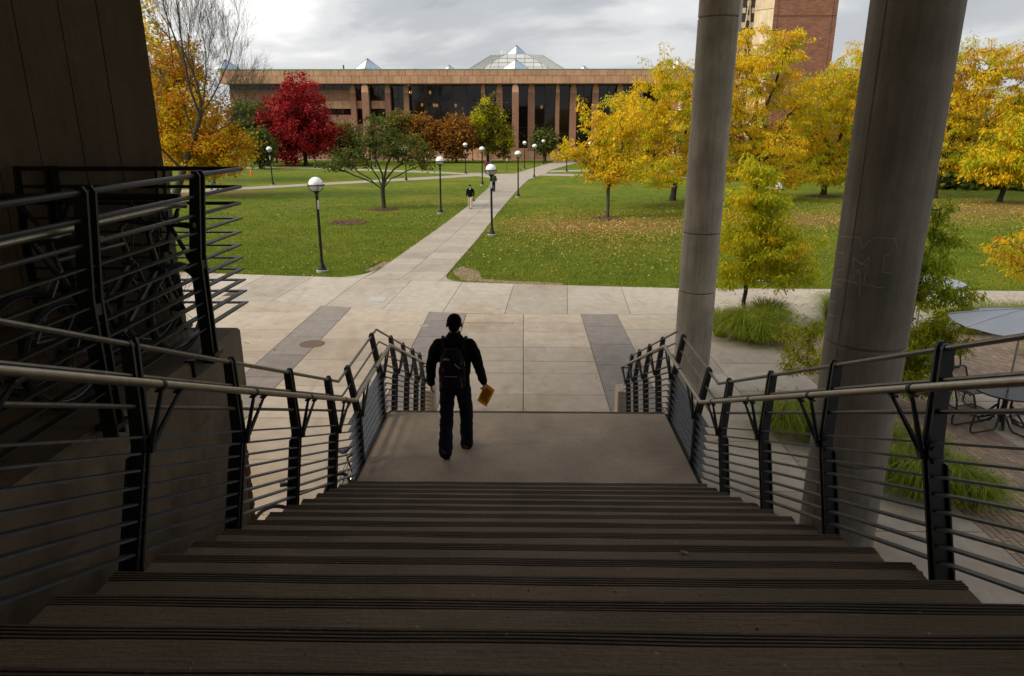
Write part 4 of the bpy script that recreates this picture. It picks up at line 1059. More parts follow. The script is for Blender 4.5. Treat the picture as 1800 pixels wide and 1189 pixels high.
# ================================================================== TREES
def smooth_path(a, b, n, wob, r_, sag=0.0):
    d = b-a; L = d.length; pts = []
    for i in range(1, n+1):
        t = i/n; p = a+d*t
        if i < n: p = p+Vector((r_.gauss(0, wob), r_.gauss(0, wob), r_.gauss(0, wob)))*L
        p.z += sag*L*math.sin(math.pi*t); pts.append(p)
    return pts
START = {}
def grow(base, fork, targets, r_, wob=0.06, rtip=0.012, trunk_n=5, lean=None, power=2.35, up=0.6, rmax=None, sag=0.07, attach=1.0, limbs=()):
    """skeleton: nodes, parents, radii"""
    P = [Vector(base)]; par = [-1]
    if attach < 1.0: trunk_n = 16
    for q in smooth_path(Vector(base), Vector(fork), trunk_n, 0.012 if attach == 1.0 else 0.004, r_): P.append(q); par.append(len(P)-2)
    idx = [len(P)-1] if attach == 1.0 else list(range(int(len(P)*attach), len(P))); arr = [P[k] for k in idx]
    f = Vector(fork); k0 = len(P)-1
    for t in limbs:
        last = k0
        for q in smooth_path(f, Vector(t), 5, 0.035, r_, 0.06): P.append(q); par.append(last); last = len(P)-1; arr.append(q); idx.append(last)
    for t in sorted(targets, key=lambda t: min((t-q).length for q in arr[:40])):
        best, bd = None, 1e9
        for k, q in zip(idx, arr):
            dv = t-q; d = dv.length
            c = d+up*max(0.0, -dv.z)*1.2+0.10*(q-f).length
            if c < bd: bd, best = c, k
        last = best
        n = 2 if (t-P[best]).length < 1.2 else 4
        START[tuple(t)] = P[best].copy()
        for q in smooth_path(P[best], t, n, wob, r_, sag):
            P.append(q); par.append(last); last = len(P)-1; arr.append(q); idx.append(last)
    n = len(P); acc = [0.0]*n; kids = [0]*n
    for i in range(n-1, 0, -1):
        if kids[i] == 0: acc[i] += rtip**power
        acc[par[i]] += acc[i]; kids[par[i]] += 1
    rad = [max(rtip, a**(1/power)) for a in acc]
    if rmax:
        s = rmax/rad[0]
        rad = [rtip+(r-rtip)*((rmax-rtip)/(rad[0]-rtip)) if rad[0] > rtip else r for r in rad]
    return P, par, rad
def skeleton_mesh(P, par, rad, name, mat, parent):
    n = len(P); kids = [[] for _ in range(n)]
    for i in range(1, n): kids[par[i]].append(i)
    m_ = MB(); done = [False]*n
    starts = [0]
    while starts:
        s = starts.pop()
        chain = [s] if par[s] < 0 else [par[s], s]
        cur = s
        while kids[cur]:
            ks = sorted(kids[cur], key=lambda k: -rad[k]); starts.extend(ks[1:]); cur = ks[0]; chain.append(cur)
        if len(chain) < 2: continue
        rs = [rad[k] for k in chain]
        if par[s] >= 0: rs[0] = rs[1]
        if par[s] < 0: rs[0] *= 1.35
        mx_ = max(rs)
        m_.tube([P[k] for k in chain], rs, 8 if mx_ > 0.08 else (5 if mx_ > 0.025 else 3), cap=False)
    return m_.build(name, mat, parent, True)
def blob_points(blobs, K, r_, shell=0.55, mind=0.0, spread=True):
    tot = sum(b[6] if len(b) > 6 else b[3]*b[4]*b[5] for b in blobs); pts = []; tries = 0
    while len(pts) < K and tries < K*60:
        tries += 1
        x = r_.uniform(0, tot)
        for b in blobs:
            wgt = b[6] if len(b) > 6 else b[3]*b[4]*b[5]
            if x < wgt: break
            x -= wgt
        v = Vector((r_.gauss(0, 1), r_.gauss(0, 1), r_.gauss(0, 1))).normalized()*(r_.random()**shell*(r_.choice((1.0, 1.0, 1.0, 1.12, 1.32)) if spread else 1.0))
        p = Vector((b[0]+v.x*b[3], b[1]+v.y*b[4], b[2]+v.z*b[5]))
        if mind and any((p-q).length < mind for q in pts): continue
        pts.append(p)
    return pts
def leaf_cards(centers, per, sx, sz, size, aspect, style, rg, spray=0.0):
    """numpy quads round cluster centres"""
    C = np.array([tuple(c) for c in centers]); K = len(C); n = K*per
    base = np.repeat(C, per, 0)
    csz = np.repeat(rg.uniform(0.6, 1.35, (K, 1)), per, 0)
    off = rg.normal(0, 1, (n, 3))*np.array([sx, sx, sz])*csz
    p = base+off
    if spray:
        D = np.array([tuple(START.get(tuple(c), c)-c) for c in centers]); Ln = np.linalg.norm(D, axis=1, keepdims=True)+1e-6
        D = D/Ln*np.minimum(Ln, spray); uu = rg.uniform(-0.25, 1.0, (n, 1)); p = p+np.repeat(D, per, 0)*uu
    if style == 'locust':                     # drooping sprays
        p[:, 2] -= 0.35*np.hypot(off[:, 0], off[:, 1])
        h = rg.uniform(0, 2*math.pi, n); d = np.stack([np.cos(h)*0.75, np.sin(h)*0.75, -rg.uniform(0.15, 1.2, n)], 1)
        # outward flow
        od = off[:, :2]/(np.linalg.norm(off[:, :2], axis=1, keepdims=True)+1e-6); d[:, :2] = 0.5*d[:, :2]+0.6*od
    else:
        d = rg.normal(0, 1, (n, 3)); d[:, 2] *= 0.6; d[:, 2] -= 0.25
    d /= np.linalg.norm(d, axis=1, keepdims=True)
    s = np.cross(d, rg.normal(0, 1, (n, 3))); s /= np.linalg.norm(s, axis=1, keepdims=True)
    L = size*rg.uniform(0.6, 1.35, (n, 1)); Wd = L*aspect*rg.uniform(0.75, 1.3, (n, 1))
    a = p; t = p+d*L; m1 = p+d*L*0.45+s*Wd/2; m2 = p+d*L*0.45-s*Wd/2
    v = np.stack([a, m1, t, m2], 1).reshape(-1, 3); f = np.arange(n*4).reshape(n, 4)
    return v, f
def tree(name, label, base, fork, blobs, K, per, sx, sz, size, aspect, style, lmat, bmat, r_trunk, seed, cat='tree', group='trees around the lawns', rtip=0.012, shell=0.5, mind=0.5, extra=None, up=0.6, wob=0.06, leafy=None, sag=0.07, spray=0.0, attach=1.0, limbs=()):
    r_ = random.Random(seed); rg = np.random.default_rng(seed)
    root = empty(name, base); tag(root, label, cat, group)
    pts = blob_points(blobs, K, r_, shell, mind, spread=style == 'locust' or name in ('golden_tree', 'red_maple', 'ornamental_pear'))
    P, par, rad = grow(base, fork, pts, r_, wob, rtip, rmax=r_trunk, up=up, sag=sag, attach=attach, limbs=limbs)
    skeleton_mesh(P, par, rad, 'trunk', bmat, root)
    cl = [p for p in pts if leafy is None or leafy(p)]
    if per:
        lm = lmat if isinstance(lmat, list) else [(lmat, 1.0)]
        k = 0; r_.shuffle(cl)
        for m_, share in lm:
            part = cl[k:k+max(1, int(len(cl)*share))]; k += len(part)
            if not part: continue
            v, f = leaf_cards(part, per, sx, sz, size, aspect, style, rg, spray)
            link('crown', np_mesh('crown', v, f, m_), root)
    return root
def blob(px, py, Y, rx, ry, depth=None, wgt=None):
    c = at(px, py, Y); s = scale_at(Y, c.z); dz = ry*s; dx = rx*s
    t = (c.x, Y, c.z, dx, dx*0.9 if depth is None else depth, dz)
    return t if wgt is None else t+(wgt,)

# --- right hand honey locusts
b0 = W(1067, 382)
tree('honey_locust', 'thin yellow honey locust with a slim straight trunk on the right lawn', b0, b0+Vector((0.05, 0, 2.15)),
     [blob(1050, 245, 47.5, 30, 50), blob(1026, 185, 47.5, 12, 24), blob(1085, 290, 47.5, 50, 30), blob(1002, 262, 47.5, 32, 16), blob(1028, 268, 47.5, 22, 16), blob(1105, 225, 48, 38, 50), blob(1040, 300, 47.5, 32, 14)], 200, 46, 0.16, 0.10, 0.24, 0.32, 'locust', [(L_yellow, .9), (L_ygreen, .1)], M_bark2, 0.115, 11, shell=0.7, mind=0.35, spray=1.0)
b0 = W(1182, 352)
tree('honey_locust', 'broad yellow honey locust left of the slender column with long low branches', b0, b0+Vector((0.3, 0, 2.6)),
     [blob(1140, 220, 56, 80, 75), blob(1175, 120, 56, 45, 45), blob(1120, 290, 53, 80, 24), blob(1205, 200, 57, 60, 90), blob(1090, 175, 56, 35, 25), blob(1075, 230, 56, 35, 40), blob(1150, 312, 54, 60, 12), blob(1190, 290, 55, 50, 24)], 520, 62, 0.20, 0.11, 0.25, 0.30, 'locust', [(L_yellow, .65), (L_ygreen, .35)], M_bark, 0.24, 12, mind=0.4, spray=1.5, limbs=[at(1100, 300, 54), at(1120, 220, 56), at(1160, 140, 56), at(1210, 150, 57), at(1215, 250, 57), at(1085, 200, 56)])
b0 = W(1322, 350)
tree('honey_locust', 'tall golden honey locust between the two columns in front of the brick tower', b0, b0+Vector((0.2, 0, 3.0)),
     [blob(1320, 110, 60, 75, 62), blob(1385, 82, 60, 42, 38), blob(1290, 200, 60, 65, 70), blob(1400, 170, 60, 55, 55), blob(1350, 250, 58, 60, 35), blob(1300, 300, 58, 55, 24), blob(1390, 300, 59, 60, 24), blob(1345, 315, 60, 60, 14)], 560, 62, 0.21, 0.11, 0.26, 0.30, 'locust', [(L_yellow, .8), (L_ygreen, .2)], M_bark, 0.26, 13, mind=0.38, spray=1.6, limbs=[at(1290, 190, 60), at(1320, 110, 60), at(1385, 85, 60), at(1400, 190, 60), at(1285, 285, 58), at(1390, 275, 58)])
b0 = W(1447, 343)
tree('honey_locust', 'dark branched honey locust just left of the thick column', b0, b0+Vector((0.1, 0, 2.7)),
     [blob(1455, 200, 64, 70, 75), blob(1420, 260, 64, 50, 40), blob(1500, 140, 64, 55, 60), blob(1480, 270, 64, 55, 35), blob(1430, 305, 63, 60, 18), blob(1500, 305, 63, 50, 18)], 440, 60, 0.21, 0.11, 0.27, 0.30, 'locust', [(L_yellow, .6), (L_ygreen, .4)], M_bark, 0.25, 14, mind=0.45, spray=1.6, limbs=[at(1400, 215, 64), at(1440, 160, 64), at(1500, 150, 64), at(1500, 260, 64), at(1405, 280, 63)])
b0 = W(1640, 348)
tree('honey_locust', 'wide orange gold honey locust to the right of the thick column', b0, b0+Vector((0.2, 0, 2.6)),
     [blob(1700, 170, 62, 85, 85), blob(1740, 110, 62, 70, 40), blob(1650, 230, 62, 60, 60), blob(1790, 180, 63, 60, 70), blob(1700, 90, 62, 35, 28), blob(1690, 285, 61, 60, 25)], 520, 60, 0.21, 0.11, 0.27, 0.30, 'locust', [(L_yellow, .62), (L_gold, .13), (L_ygreen, .25)], M_bark, 0.28, 15, mind=0.45, spray=1.7, limbs=[at(1680, 110, 62), at(1745, 110, 62), at(1790, 180, 62), at(1720, 210, 62), at(1660, 240, 61), at(1610, 200, 62)])
b0 = W(1757, 355)
tree('honey_locust', 'low spreading yellow locust with a dark trunk near the right edge', b0, b0+Vector((0.2, 0, 1.7)),
     [blob(1770, 270, 57, 60, 50), blob(1810, 240, 57, 55, 50), blob(1740, 300, 57, 40, 18)], 230, 70, 0.25, 0.15, 0.32, 0.34, 'locust', [(L_ygreen, .5), (L_yellow, .5)], M_bark, 0.2, 16, mind=0.4, spray=1.3)
for i, (px, Y, rx, ry, py, mt, lab) in enumerate([(1560, 88, 70, 65, 255, L_midgreen, 'green tree in the dim grove behind the thick column'), (1690, 86, 75, 60, 265, L_olive, 'olive tree in the dim grove behind the wide orange locust'),
        (1800, 92, 80, 75, 240, L_midgreen, 'dense green tree behind the low spreading locust at right edge'), (1385, 90, 60, 42, 262, L_rust, 'rusty red tree glimpsed behind the golden locust'), (1250, 98, 50, 45, 262, L_rust, 'rusty tree behind the slender column'), (1650, 74, 60, 34, 292, L_green, 'added low dark tree standing for shade under the wide orange locust'), (1800, 72, 70, 32, 296, L_green, 'added low dark tree standing for shade at the right edge behind the spreading locust'), (1330, 84, 60, 34, 290, L_olive, 'low olive tree beneath the golden locust between the columns')]):  # the two low dark trees are added to stand for shade below the locusts
    g = at(px, py, Y); b0 = Vector((g.x, Y, 0))
    tree('grove_tree', lab, b0, b0+Vector((0, 0, 2.4)), [blob(px, py, Y, rx, ry), blob(px+20, py+25, Y-2, rx*.8, ry*.5)], 170, 80, 0.75, 0.5, 0.5, 0.6, 'maple', mt, M_bark, 0.25, 30+i, mind=0.7)
# --- near young locusts beside the patio
b0 = at(1303, 575, 20.4); b0.z = 0
tree('young_locust', 'young yellow green locust rising from the fountain grass right of the slender column', b0, at(1334, 295, 20.4),
     [blob(1335, 425, 20.4, 85, 30), blob(1325, 350, 20.4, 60, 30), blob(1370, 470, 20.4, 75, 28), blob(1285, 475, 20.2, 45, 32), blob(1330, 300, 20.4, 36, 30), blob(1385, 430, 20.4, 50, 28), blob(1290, 410, 20.4, 45, 40), blob(1350, 390, 20.4, 60, 34), blob(1355, 330, 20.4, 35, 30)], 460, 55, 0.085, 0.055, 0.13, 0.28, 'locust', [(L_ygreen, .9), (L_yellow, .10)], M_bark, 0.062, 21, rtip=0.005, mind=0.13, spray=0.6, attach=.32, up=1.4, sag=.02, group='young locusts by the patio')
b0 = at(1560, 700, 14.6); b0.z = 0; g0 = at(1650, 385, 14.8)
tree('young_locust', 'young green locust leaning out from behind the thick column', b0, g0,
     [blob(1640, 385, 15, 34, 42), blob(1610, 470, 14.8, 55, 40), blob(1650, 520, 14.6, 65, 24), blob(1620, 590, 14.4, 75, 36), blob(1600, 650, 14.2, 70, 40), blob(1650, 430, 14.8, 35, 25)], 300, 55, 0.07, 0.045, 0.115, 0.28, 'locust', [(L_near, .85), (L_ygreen, .15)], M_bark, 0.05, 22, rtip=0.004, mind=0.10, spray=0.5, attach=.3, up=1.0, sag=.03, group='young locusts by the patio')
b0 = Vector((6.75, 14.2, 0))
tree('young_locust', 'sparse little locust seedling in front of the brick patio, left of the thick column', b0, b0+Vector((-.05, 0, 0.5)),
     [blob(1420, 590, 14.2, 45, 42), blob(1395, 640, 14.2, 32, 24), blob(1450, 620, 14.2, 30, 40)], 55, 40, 0.06, 0.04, 0.10, 0.30, 'locust', [(L_near, .6), (L_ygreen, .4)], M_bark, 0.02, 23, rtip=0.003, mind=0.1, spray=0.4, group='young locusts by the patio')
b0 = Vector((15.9, 20.5, 0))
tree('young_locust', 'orange tinted locust reaching in at the right edge over the lawn', b0, b0+Vector((0.1, 0, 1.5)),
     [blob(1790, 450, 20.5, 50, 35), blob(1830, 430, 20.5, 60, 60), blob(1760, 432, 20.4, 35, 12)], 85, 36, 0.07, 0.05, 0.14, 0.30, 'locust', [(L_yellow, .55), (L_gold, .2), (L_ygreen, .25)], M_bark, 0.05, 24, rtip=0.005, mind=0.15, spray=0.6, group='young locusts by the patio')

# --- left side
b0 = W(306, 350)
pts_px = [(300, 330), (320, 290), (345, 230), (360, 180)]
fork = at(338, 262, b0.y)
def rec_tree(label, base, trunk_pts, trunk_r, limbs, seed, bmat, depth=6, group='trees at the left edge'):
    r_ = random.Random(seed); root = empty('bare_tree', base); tag(root, label, 'tree', group); m_ = MB()
    def grow_branch(p, d, L, r, lev):
        n = 4; pts = [p]; q = p.copy(); dd = d.copy(); r1 = r*0.62
        kids = []
        for i in range(n):
            dd = (dd+Vector((r_.gauss(0, .10), r_.gauss(0, .10), r_.gauss(0.05, .07)))+Vector((0, 0, 0.05))).normalized()
            q = q+dd*L/n; pts.append(q.copy())
            if lev > 0 and i >= 1:
                for _ in range(1 if r_.random() < .85 else 2):
                    ax = Vector((r_.gauss(0, 1), r_.gauss(0, 1), r_.gauss(0, 1))); ax = (ax-dd*ax.dot(dd)).normalized(); a = R(r_.uniform(18, 48))
                    kids.append((q.copy(), (dd*math.cos(a)+ax*math.sin(a)).normalized(), L*r_.uniform(.52, .78), r*(1-.38*(i+1)/n)*r_.uniform(.42, .62)))
        m_.tube(pts, [r+(r1-r)*i/n for i in range(n+1)], 7 if r > .05 else (4 if r > .015 else 3), cap=False)
        if lev > 0:
            kids.append((q, dd, L*.72, r1))
            for k in kids: grow_branch(k[0], k[1], k[2], max(k[3], .0055), lev-1)
    m_.tube(trunk_pts, [trunk_r*1.3]+[trunk_r*(1-.35*i/(len(trunk_pts)-1)) for i in range(1, len(trunk_pts))], 10, cap=False)
    for (i, d, L, rr) in limbs: grow_branch(Vector(trunk_pts[i]), Vector(d).normalized(), L, rr, depth)
    m_.build('trunk', bmat, root, True)
Yt = b0.y
tp = [b0, at(322, 300, Yt), at(340, 245, Yt), at(352, 205, Yt)]
rec_tree('large bare tree with a grey green trunk and fine twigs against the sky at left', b0, tp, 0.29,
         [(3, (.32, .1, 1), 5.0, .115), (3, (-.10, -.2, 1), 4.8, .12), (2, (-.4, .25, 1), 4.8, .10), (3, (.78, -.1, .8), 3.6, .075), (2, (.95, .2, .30), 3.0, .05), (1, (-.6, -.2, .8), 4.6, .11), (2, (.25, .3, 1), 4.6, .09)], 5, M_bark2, 5)
b0 = W(319, 350)+Vector((0, 2.5, 0)); Yb = b0.y
tree('golden_tree', 'golden orange tree with drooping branches beside the concrete wall', b0, b0+Vector((0, 0, 3.0)),
     [blob(320, 230, Yb, 75, 70), blob(375, 265, Yb-1, 65, 50), blob(290, 150, Yb, 45, 80), blob(400, 255, Yb-1, 42, 42), blob(322, 120, Yb+1, 34, 50)], 400, 48, 0.32, 0.26, 0.27, 0.62, 'maple', [(L_gold, .55), (L_yellow, .45)], M_bark, 0.30, 42, mind=0.5, spray=1.2, group='trees at the left edge', sag=0.1)
b0 = W(300, 318)
tree('golden_tree', 'second golden tree further back behind the bare tree', b0, b0+Vector((0, 0, 3.5)),
     [blob(310, 190, b0.y, 75, 75), blob(275, 95, b0.y, 28, 75), blob(340, 120, b0.y, 30, 40)], 190, 45, 0.42, 0.34, 0.36, 0.6, 'maple', [(L_yellow, .45), (L_gold, .3), (L_ygreen, .25)], M_bark, 0.32, 43, mind=0.6, group='trees at the left edge')
b0 = W(538, 291)
tree('red_maple', 'round crimson red maple in front of the far building', b0, b0+Vector((0, 0, 3.0)),
     [blob(524, 225, b0.y, 60, 48), blob(524, 185, b0.y, 42, 40), blob(500, 240, b0.y, 34, 28), blob(555, 240, b0.y, 30, 26)], 330, 85, 0.42, 0.36, 0.36, 0.7, 'maple', L_red, M_bark, 0.32, 44, mind=0.85, shell=0.30, rtip=0.02)
b0 = W(487, 287)
tree('shade_tree', 'small dark red and green tree tucked beside the red maple', b0, b0+Vector((0, 0, 2.2)), [blob(490, 250, b0.y, 28, 24)], 70, 70, 0.6, 0.4, 0.45, 0.7, 'maple', [(L_green, .6), (L_red, .4)], M_bark, 0.2, 45, mind=0.7)
for i, (px, py, rx, ry, gy_, mt, lab) in enumerate([(432, 222, 30, 42, 292, L_midgreen, 'bright green tree between the golden tree and the red maple'), (462, 205, 20, 22, 280, L_olive, 'olive topped tree behind the bright green tree'), (458, 258, 16, 28, 297, L_green, 'slim dark green sapling beside the left lamp'),
        (745, 240, 32, 34, 286, L_rust, 'rusty orange tree before the big windows, left of pair'), (802, 242, 30, 34, 286, L_rust, 'rusty orange tree before the big windows, right of pair'), (605, 250, 26, 30, 286, L_olive, 'brownish tree between the red maple and the small green tree'), (700, 225, 26, 26, 286, L_olive, 'thin brown tree in front of the brick pillars'),
        (958, 248, 16, 18, 286, L_green, 'dark green bush right of the tall brick pillars')]):
    b0 = W(px, gy_); t = min(2.0, 2.0)
    tree('far_tree', lab, b0, b0+Vector((0, 0, 1.8)), [blob(px, py, b0.y, rx, ry)], 110 if rx > 20 else 60, 70, 0.65, 0.45, 0.42, 0.65, 'maple', mt, M_bark, 0.2, 60+i, mind=0.5)
b0 = W(858, 285)
tree('ornamental_pear', 'yellow green upright tree standing in front of the far brick pillars', b0, b0+Vector((0, 0, 2.6)), [blob(860, 225, b0.y, 30, 42), blob(885, 245, b0.y, 18, 28), blob(862, 195, b0.y, 20, 18)], 200, 70, 0.42, 0.34, 0.36, 0.6, 'maple', [(L_ygreen, .5), (L_olive, .5)], M_bark, 0.2, 70, mind=0.5)
b0 = W(675, 366)
tree('crabapple_tree', 'small spreading dark green tree on the left lawn with a short trunk', b0, b0+Vector((-0.02, 0, 1.35)),
     [blob(660, 232, b0.y, 40, 26), blob(615, 275, b0.y, 40, 20), blob(720, 260, b0.y, 42, 26), blob(672, 255, b0.y, 50, 22), blob(582, 290, b0.y, 28, 10), blob(748, 285, b0.y, 22, 20), blob(655, 212, b0.y, 16, 10)], 170, 40, 0.17, 0.13, 0.20, 0.55, 'maple', [(L_green, .75), (L_olive, .25)], M_bark, 0.15, 80, mind=0.36, shell=0.3, spray=0.5, limbs=[at(x_, y_, b0.y+d_) for x_, y_, d_ in ((610, 288, -.4), (632, 255, .6), (655, 235, -.3), (690, 240, .5), (720, 262, -.5), (742, 290, .3), (590, 296, .4))], rtip=0.011, sag=0.05)
b0 = W(465, 299)
tree('sapling', 'tiny leafless sapling on the far left lawn', b0, b0+Vector((0, 0, 1.2)), [(b0.x, b0.y, 2.0, 0.4, 0.4, 0.9)], 14, 0, .2, .2, .2, .5, 'maple', L_green, M_bark, 0.04, 90, mind=0.2)

# mulch rings
def mound(px, rpx, lab, seed, h=0.10):
    c = W(*px); s = scale_at(c.y, 0); r0 = rpx*s; r_ = random.Random(seed); m_ = MB(); n = 28; rings = 5
    for i in range(rings):
        rr = r0*(1-i/rings)
        for j in range(n):
            k = 1+0.09*math.sin(j*1.3+seed)+r_.gauss(0, .03)
            m_.v.append((c.x+rr*k*math.cos(2*math.pi*j/n), c.y+rr*k*math.sin(2*math.pi*j/n), -0.028+(0.02 if i == 0 else h*(i/rings)**0.7+r_.gauss(0, .012))))
    for i in range(rings-1):
        for j in range(n): m_.f.append((i*n+j, i*n+(j+1) % n, (i+1)*n+(j+1) % n, (i+1)*n+j)); m_.m.append(0)
    m_.f.append(tuple((rings-1)*n+j for j in range(n))); m_.m.append(0)
    for _ in range(260):
        a = r_.uniform(0, 6.28); q = r0*r_.random()**.5*1.08; x, y = c.x+q*math.cos(a), c.y+q*math.sin(a); z = -0.02+h*max(0, 1-q/r0)**0.7
        d = Vector((r_.gauss(0, 1), r_.gauss(0, 1), r_.gauss(0, .4))).normalized()*0.06; e_ = Vector((-d.y, d.x, r_.gauss(0, .01)))*0.4
        p = Vector((x, y, z+.012)); m_.add([p-d-e_, p+d-e_, p+d+e_, p-d+e_], [(0, 1, 2, 3)])
    o = m_.build('mulch_bed', M_mulch); o['kind'] = 'stuff'; o['label'] = lab
mound((612, 391), 34, 'round brown mulch bed on the left lawn without a tree', 1); mound((675, 368), 26, 'mulch ring under the small green tree', 2, .06); mound((1067, 384), 30, 'mulch ring under the thin yellow locust', 3, .06); mound((1447, 345), 26, 'mulch ring under the dark branched locust', 4, .06)

# ================================================================== GRASS, LEAVES
def inpoly(P, poly):
    x, y = P[:, 0], P[:, 1]; c = np.zeros(len(P), bool); j = len(poly)-1
    for i in range(len(poly)):
        xi, yi = poly[i]; xj, yj = poly[j]
        t = ((yi > y) != (yj > y)) & (x < (xj-xi)*(y-yi)/(yj-yi+1e-12)+xi); c ^= t; j = i
    return c
edge_x = np.array([p[0] for p in EDGE]); edge_y = np.array([p[1] for p in EDGE])
def lawn_ok(P):
    x, y = P[:, 0], P[:, 1]
    ey = np.interp(x, edge_x, edge_y); ey = np.where(x < -12.7, 28.35+(-12.7-x)*0.13, ey)
    wv = 0.05*np.sin(x*7.3+y*3.1)+0.05*np.sin(x*17.1-y*11.3)
    ok = y > ey+0.0+wv*0.8
    pl = np.interp(y, [p[0] for p in PL], [p[1] for p in PL]); pr_ = np.interp(y, [p[0] for p in PR], [p[1] for p in PR])
    fl = np.clip((29.9-y)/2.2, 0, 1)**2*1.35; fr = np.clip((28.6-y)/1.6, 0, 1)**2*0.95
    ok &= ~((x > pl-fl+wv) & (x < pr_+fr+wv))
    ok &= ~((y > 58) & (x < -4) & (x > -45) & (np.abs(y-np.interp(x, [-45, -31, -13, -5], [66.5, 69.3, 83.0, 94])) < 2.0))
    return ok
soils = [[(-3.0, 28.6), (-2.75, 30.3), (-2.0, 29.2), (-1.6, 27.6), (-2.2, 26.9)], [(-2.0, 26.95), (1.5, 26.45), (1.6, 26.75), (-1.6, 27.5)], [(-6.4, 28.9), (-5.95, 31.2), (-6.35, 31.3), (-6.8, 29.3)]]
n = 520000
u = rng.random(n); yy = 25.4*(62/25.4)**u
half = 0.80*yy
xx = rng.uniform(-1, 1, n)*half
keep = (xx > -0.58*yy) & (xx < 0.75*yy)
P2 = np.stack([xx, yy], 1)[keep]; P2 = P2[lawn_ok(P2)]
sm = np.zeros(len(P2), bool)
for s_ in soils: sm |= inpoly(P2, s_)
P2 = P2[~sm | (rng.random(len(P2)) < 0.35)]
for c in (W(612, 391), W(675, 368), W(1067, 384), W(1447, 345)):
    P2 = P2[np.hypot(P2[:, 0]-c.x, P2[:, 1]-c.y) > 0.75]
wear = np.zeros(len(P2))
for cx_, cy_, rx_, ry_ in ((5.2, 43.5, 9.0, 4.6), (20, 46.5, 14, 4.2), (35, 53, 14, 6)):
    wear = np.maximum(wear, np.clip(1.25-np.hypot((P2[:, 0]-cx_)/rx_, (P2[:, 1]-cy_)/ry_), 0, 1))
P2 = P2[(rng.random(len(P2)) > wear*0.75)]; P2 = P2[rng.random(len(P2)) > np.clip((P2[:, 1]-38)/24, 0, 1)]
n = len(P2); a = rng.uniform(0, 2*math.pi, n); hgt = rng.uniform(0.035, 0.085, n)*(0.7+P2[:, 1]/70); wd = rng.uniform(0.005, 0.010, n)*(0.6+P2[:, 1]/38)
lean = rng.normal(0, 0.55, (n, 2))*hgt[:, None]
bl = np.stack([P2[:, 0]-np.cos(a)*wd, P2[:, 1]-np.sin(a)*wd, np.full(n, -0.031)], 1); br_ = np.stack([P2[:, 0]+np.cos(a)*wd, P2[:, 1]+np.sin(a)*wd, np.full(n, -0.031)], 1)
tp = np.stack([P2[:, 0]+lean[:, 0], P2[:, 1]+lean[:, 1], -0.03+hgt], 1)
o = link('grass', np_mesh('grass', np.stack([bl, br_, tp], 1).reshape(-1, 3), np.arange(n*3).reshape(n, 3), L_grass)); o['kind'] = 'stuff'
# leaf litter
def litter(name, P, size, z=-0.005, mat=None):
    n = len(P); a = rng.uniform(0, 6.28, n); s = size*rng.uniform(.45, 1.1, n)**1.5*1.15
    d = np.stack([np.cos(a)*s, np.sin(a)*s, rng.normal(0, .3, n)*s], 1); e_ = np.stack([-np.sin(a)*s*.6, np.cos(a)*s*.6, rng.normal(0, .3, n)*s], 1)
    c = np.stack([P[:, 0], P[:, 1], z+rng.uniform(0, .03, n)], 1)
    v = np.stack([c-d, c+e_, c+d, c-e_], 1).reshape(-1, 3)
    o = link(name, np_mesh(name, v, np.arange(n*4).reshape(n, 4), mat or L_fallen)); o['kind'] = 'stuff'; return o
def gaus(cx, cy, sx, sy, n): return np.stack([rng.normal(cx, sx, n), rng.normal(cy, sy, n)], 1)
Lp = np.concatenate([gaus(4.2, 42.5, 3.4, 3.6, 5200), gaus(4.5, 37, 4.5, 3.5, 2200), gaus(13, 46, 7, 4, 6500), gaus(7, 34, 7, 4, 900), gaus(-8, 46, 4, 8, 500), gaus(28, 50, 10, 6, 8000), gaus(38, 52, 8, 5, 7000), np.stack([rng.uniform(-22, 24, 800), rng.uniform(26, 62, 800)], 1)])
Lp = Lp[lawn_ok(Lp) & (Lp[:, 1] < 75)]
litter('fallen_leaves', Lp, 0.055, 0.0)
Lq = np.stack([rng.uniform(-13, 9, 130), rng.uniform(11, 27, 130)], 1); litter('stray_leaves', Lq, 0.035, 0.004)
lf = MB().add([(0, -.045, 0.004), (.028, -.01, .012), (.02, .03, .006), (0, .05, .014), (-.022, .028, .008), (-.026, -.012, .012)], [(0, 1, 2, 3, 4, 5)])
lf.tube([(0, -.045, .004), (.004, -.08, .006)], 0.002, 4)
p = W(1203, 973, 3.74); q = None
zl = LZ+RISE*10; p = W(1203, 973, zl)
o = lf.build('dry_leaf', plain('dry_leaf_brown', (0.42, 0.30, 0.18), 0.8)); o.location = (p.x, p.y, zl+0.003); o.rotation_euler = (0.1, 0, 1.2); o.scale = (.6, .6, .6); tag(o, 'single pale dry leaf lying on a stair tread', 'leaf')

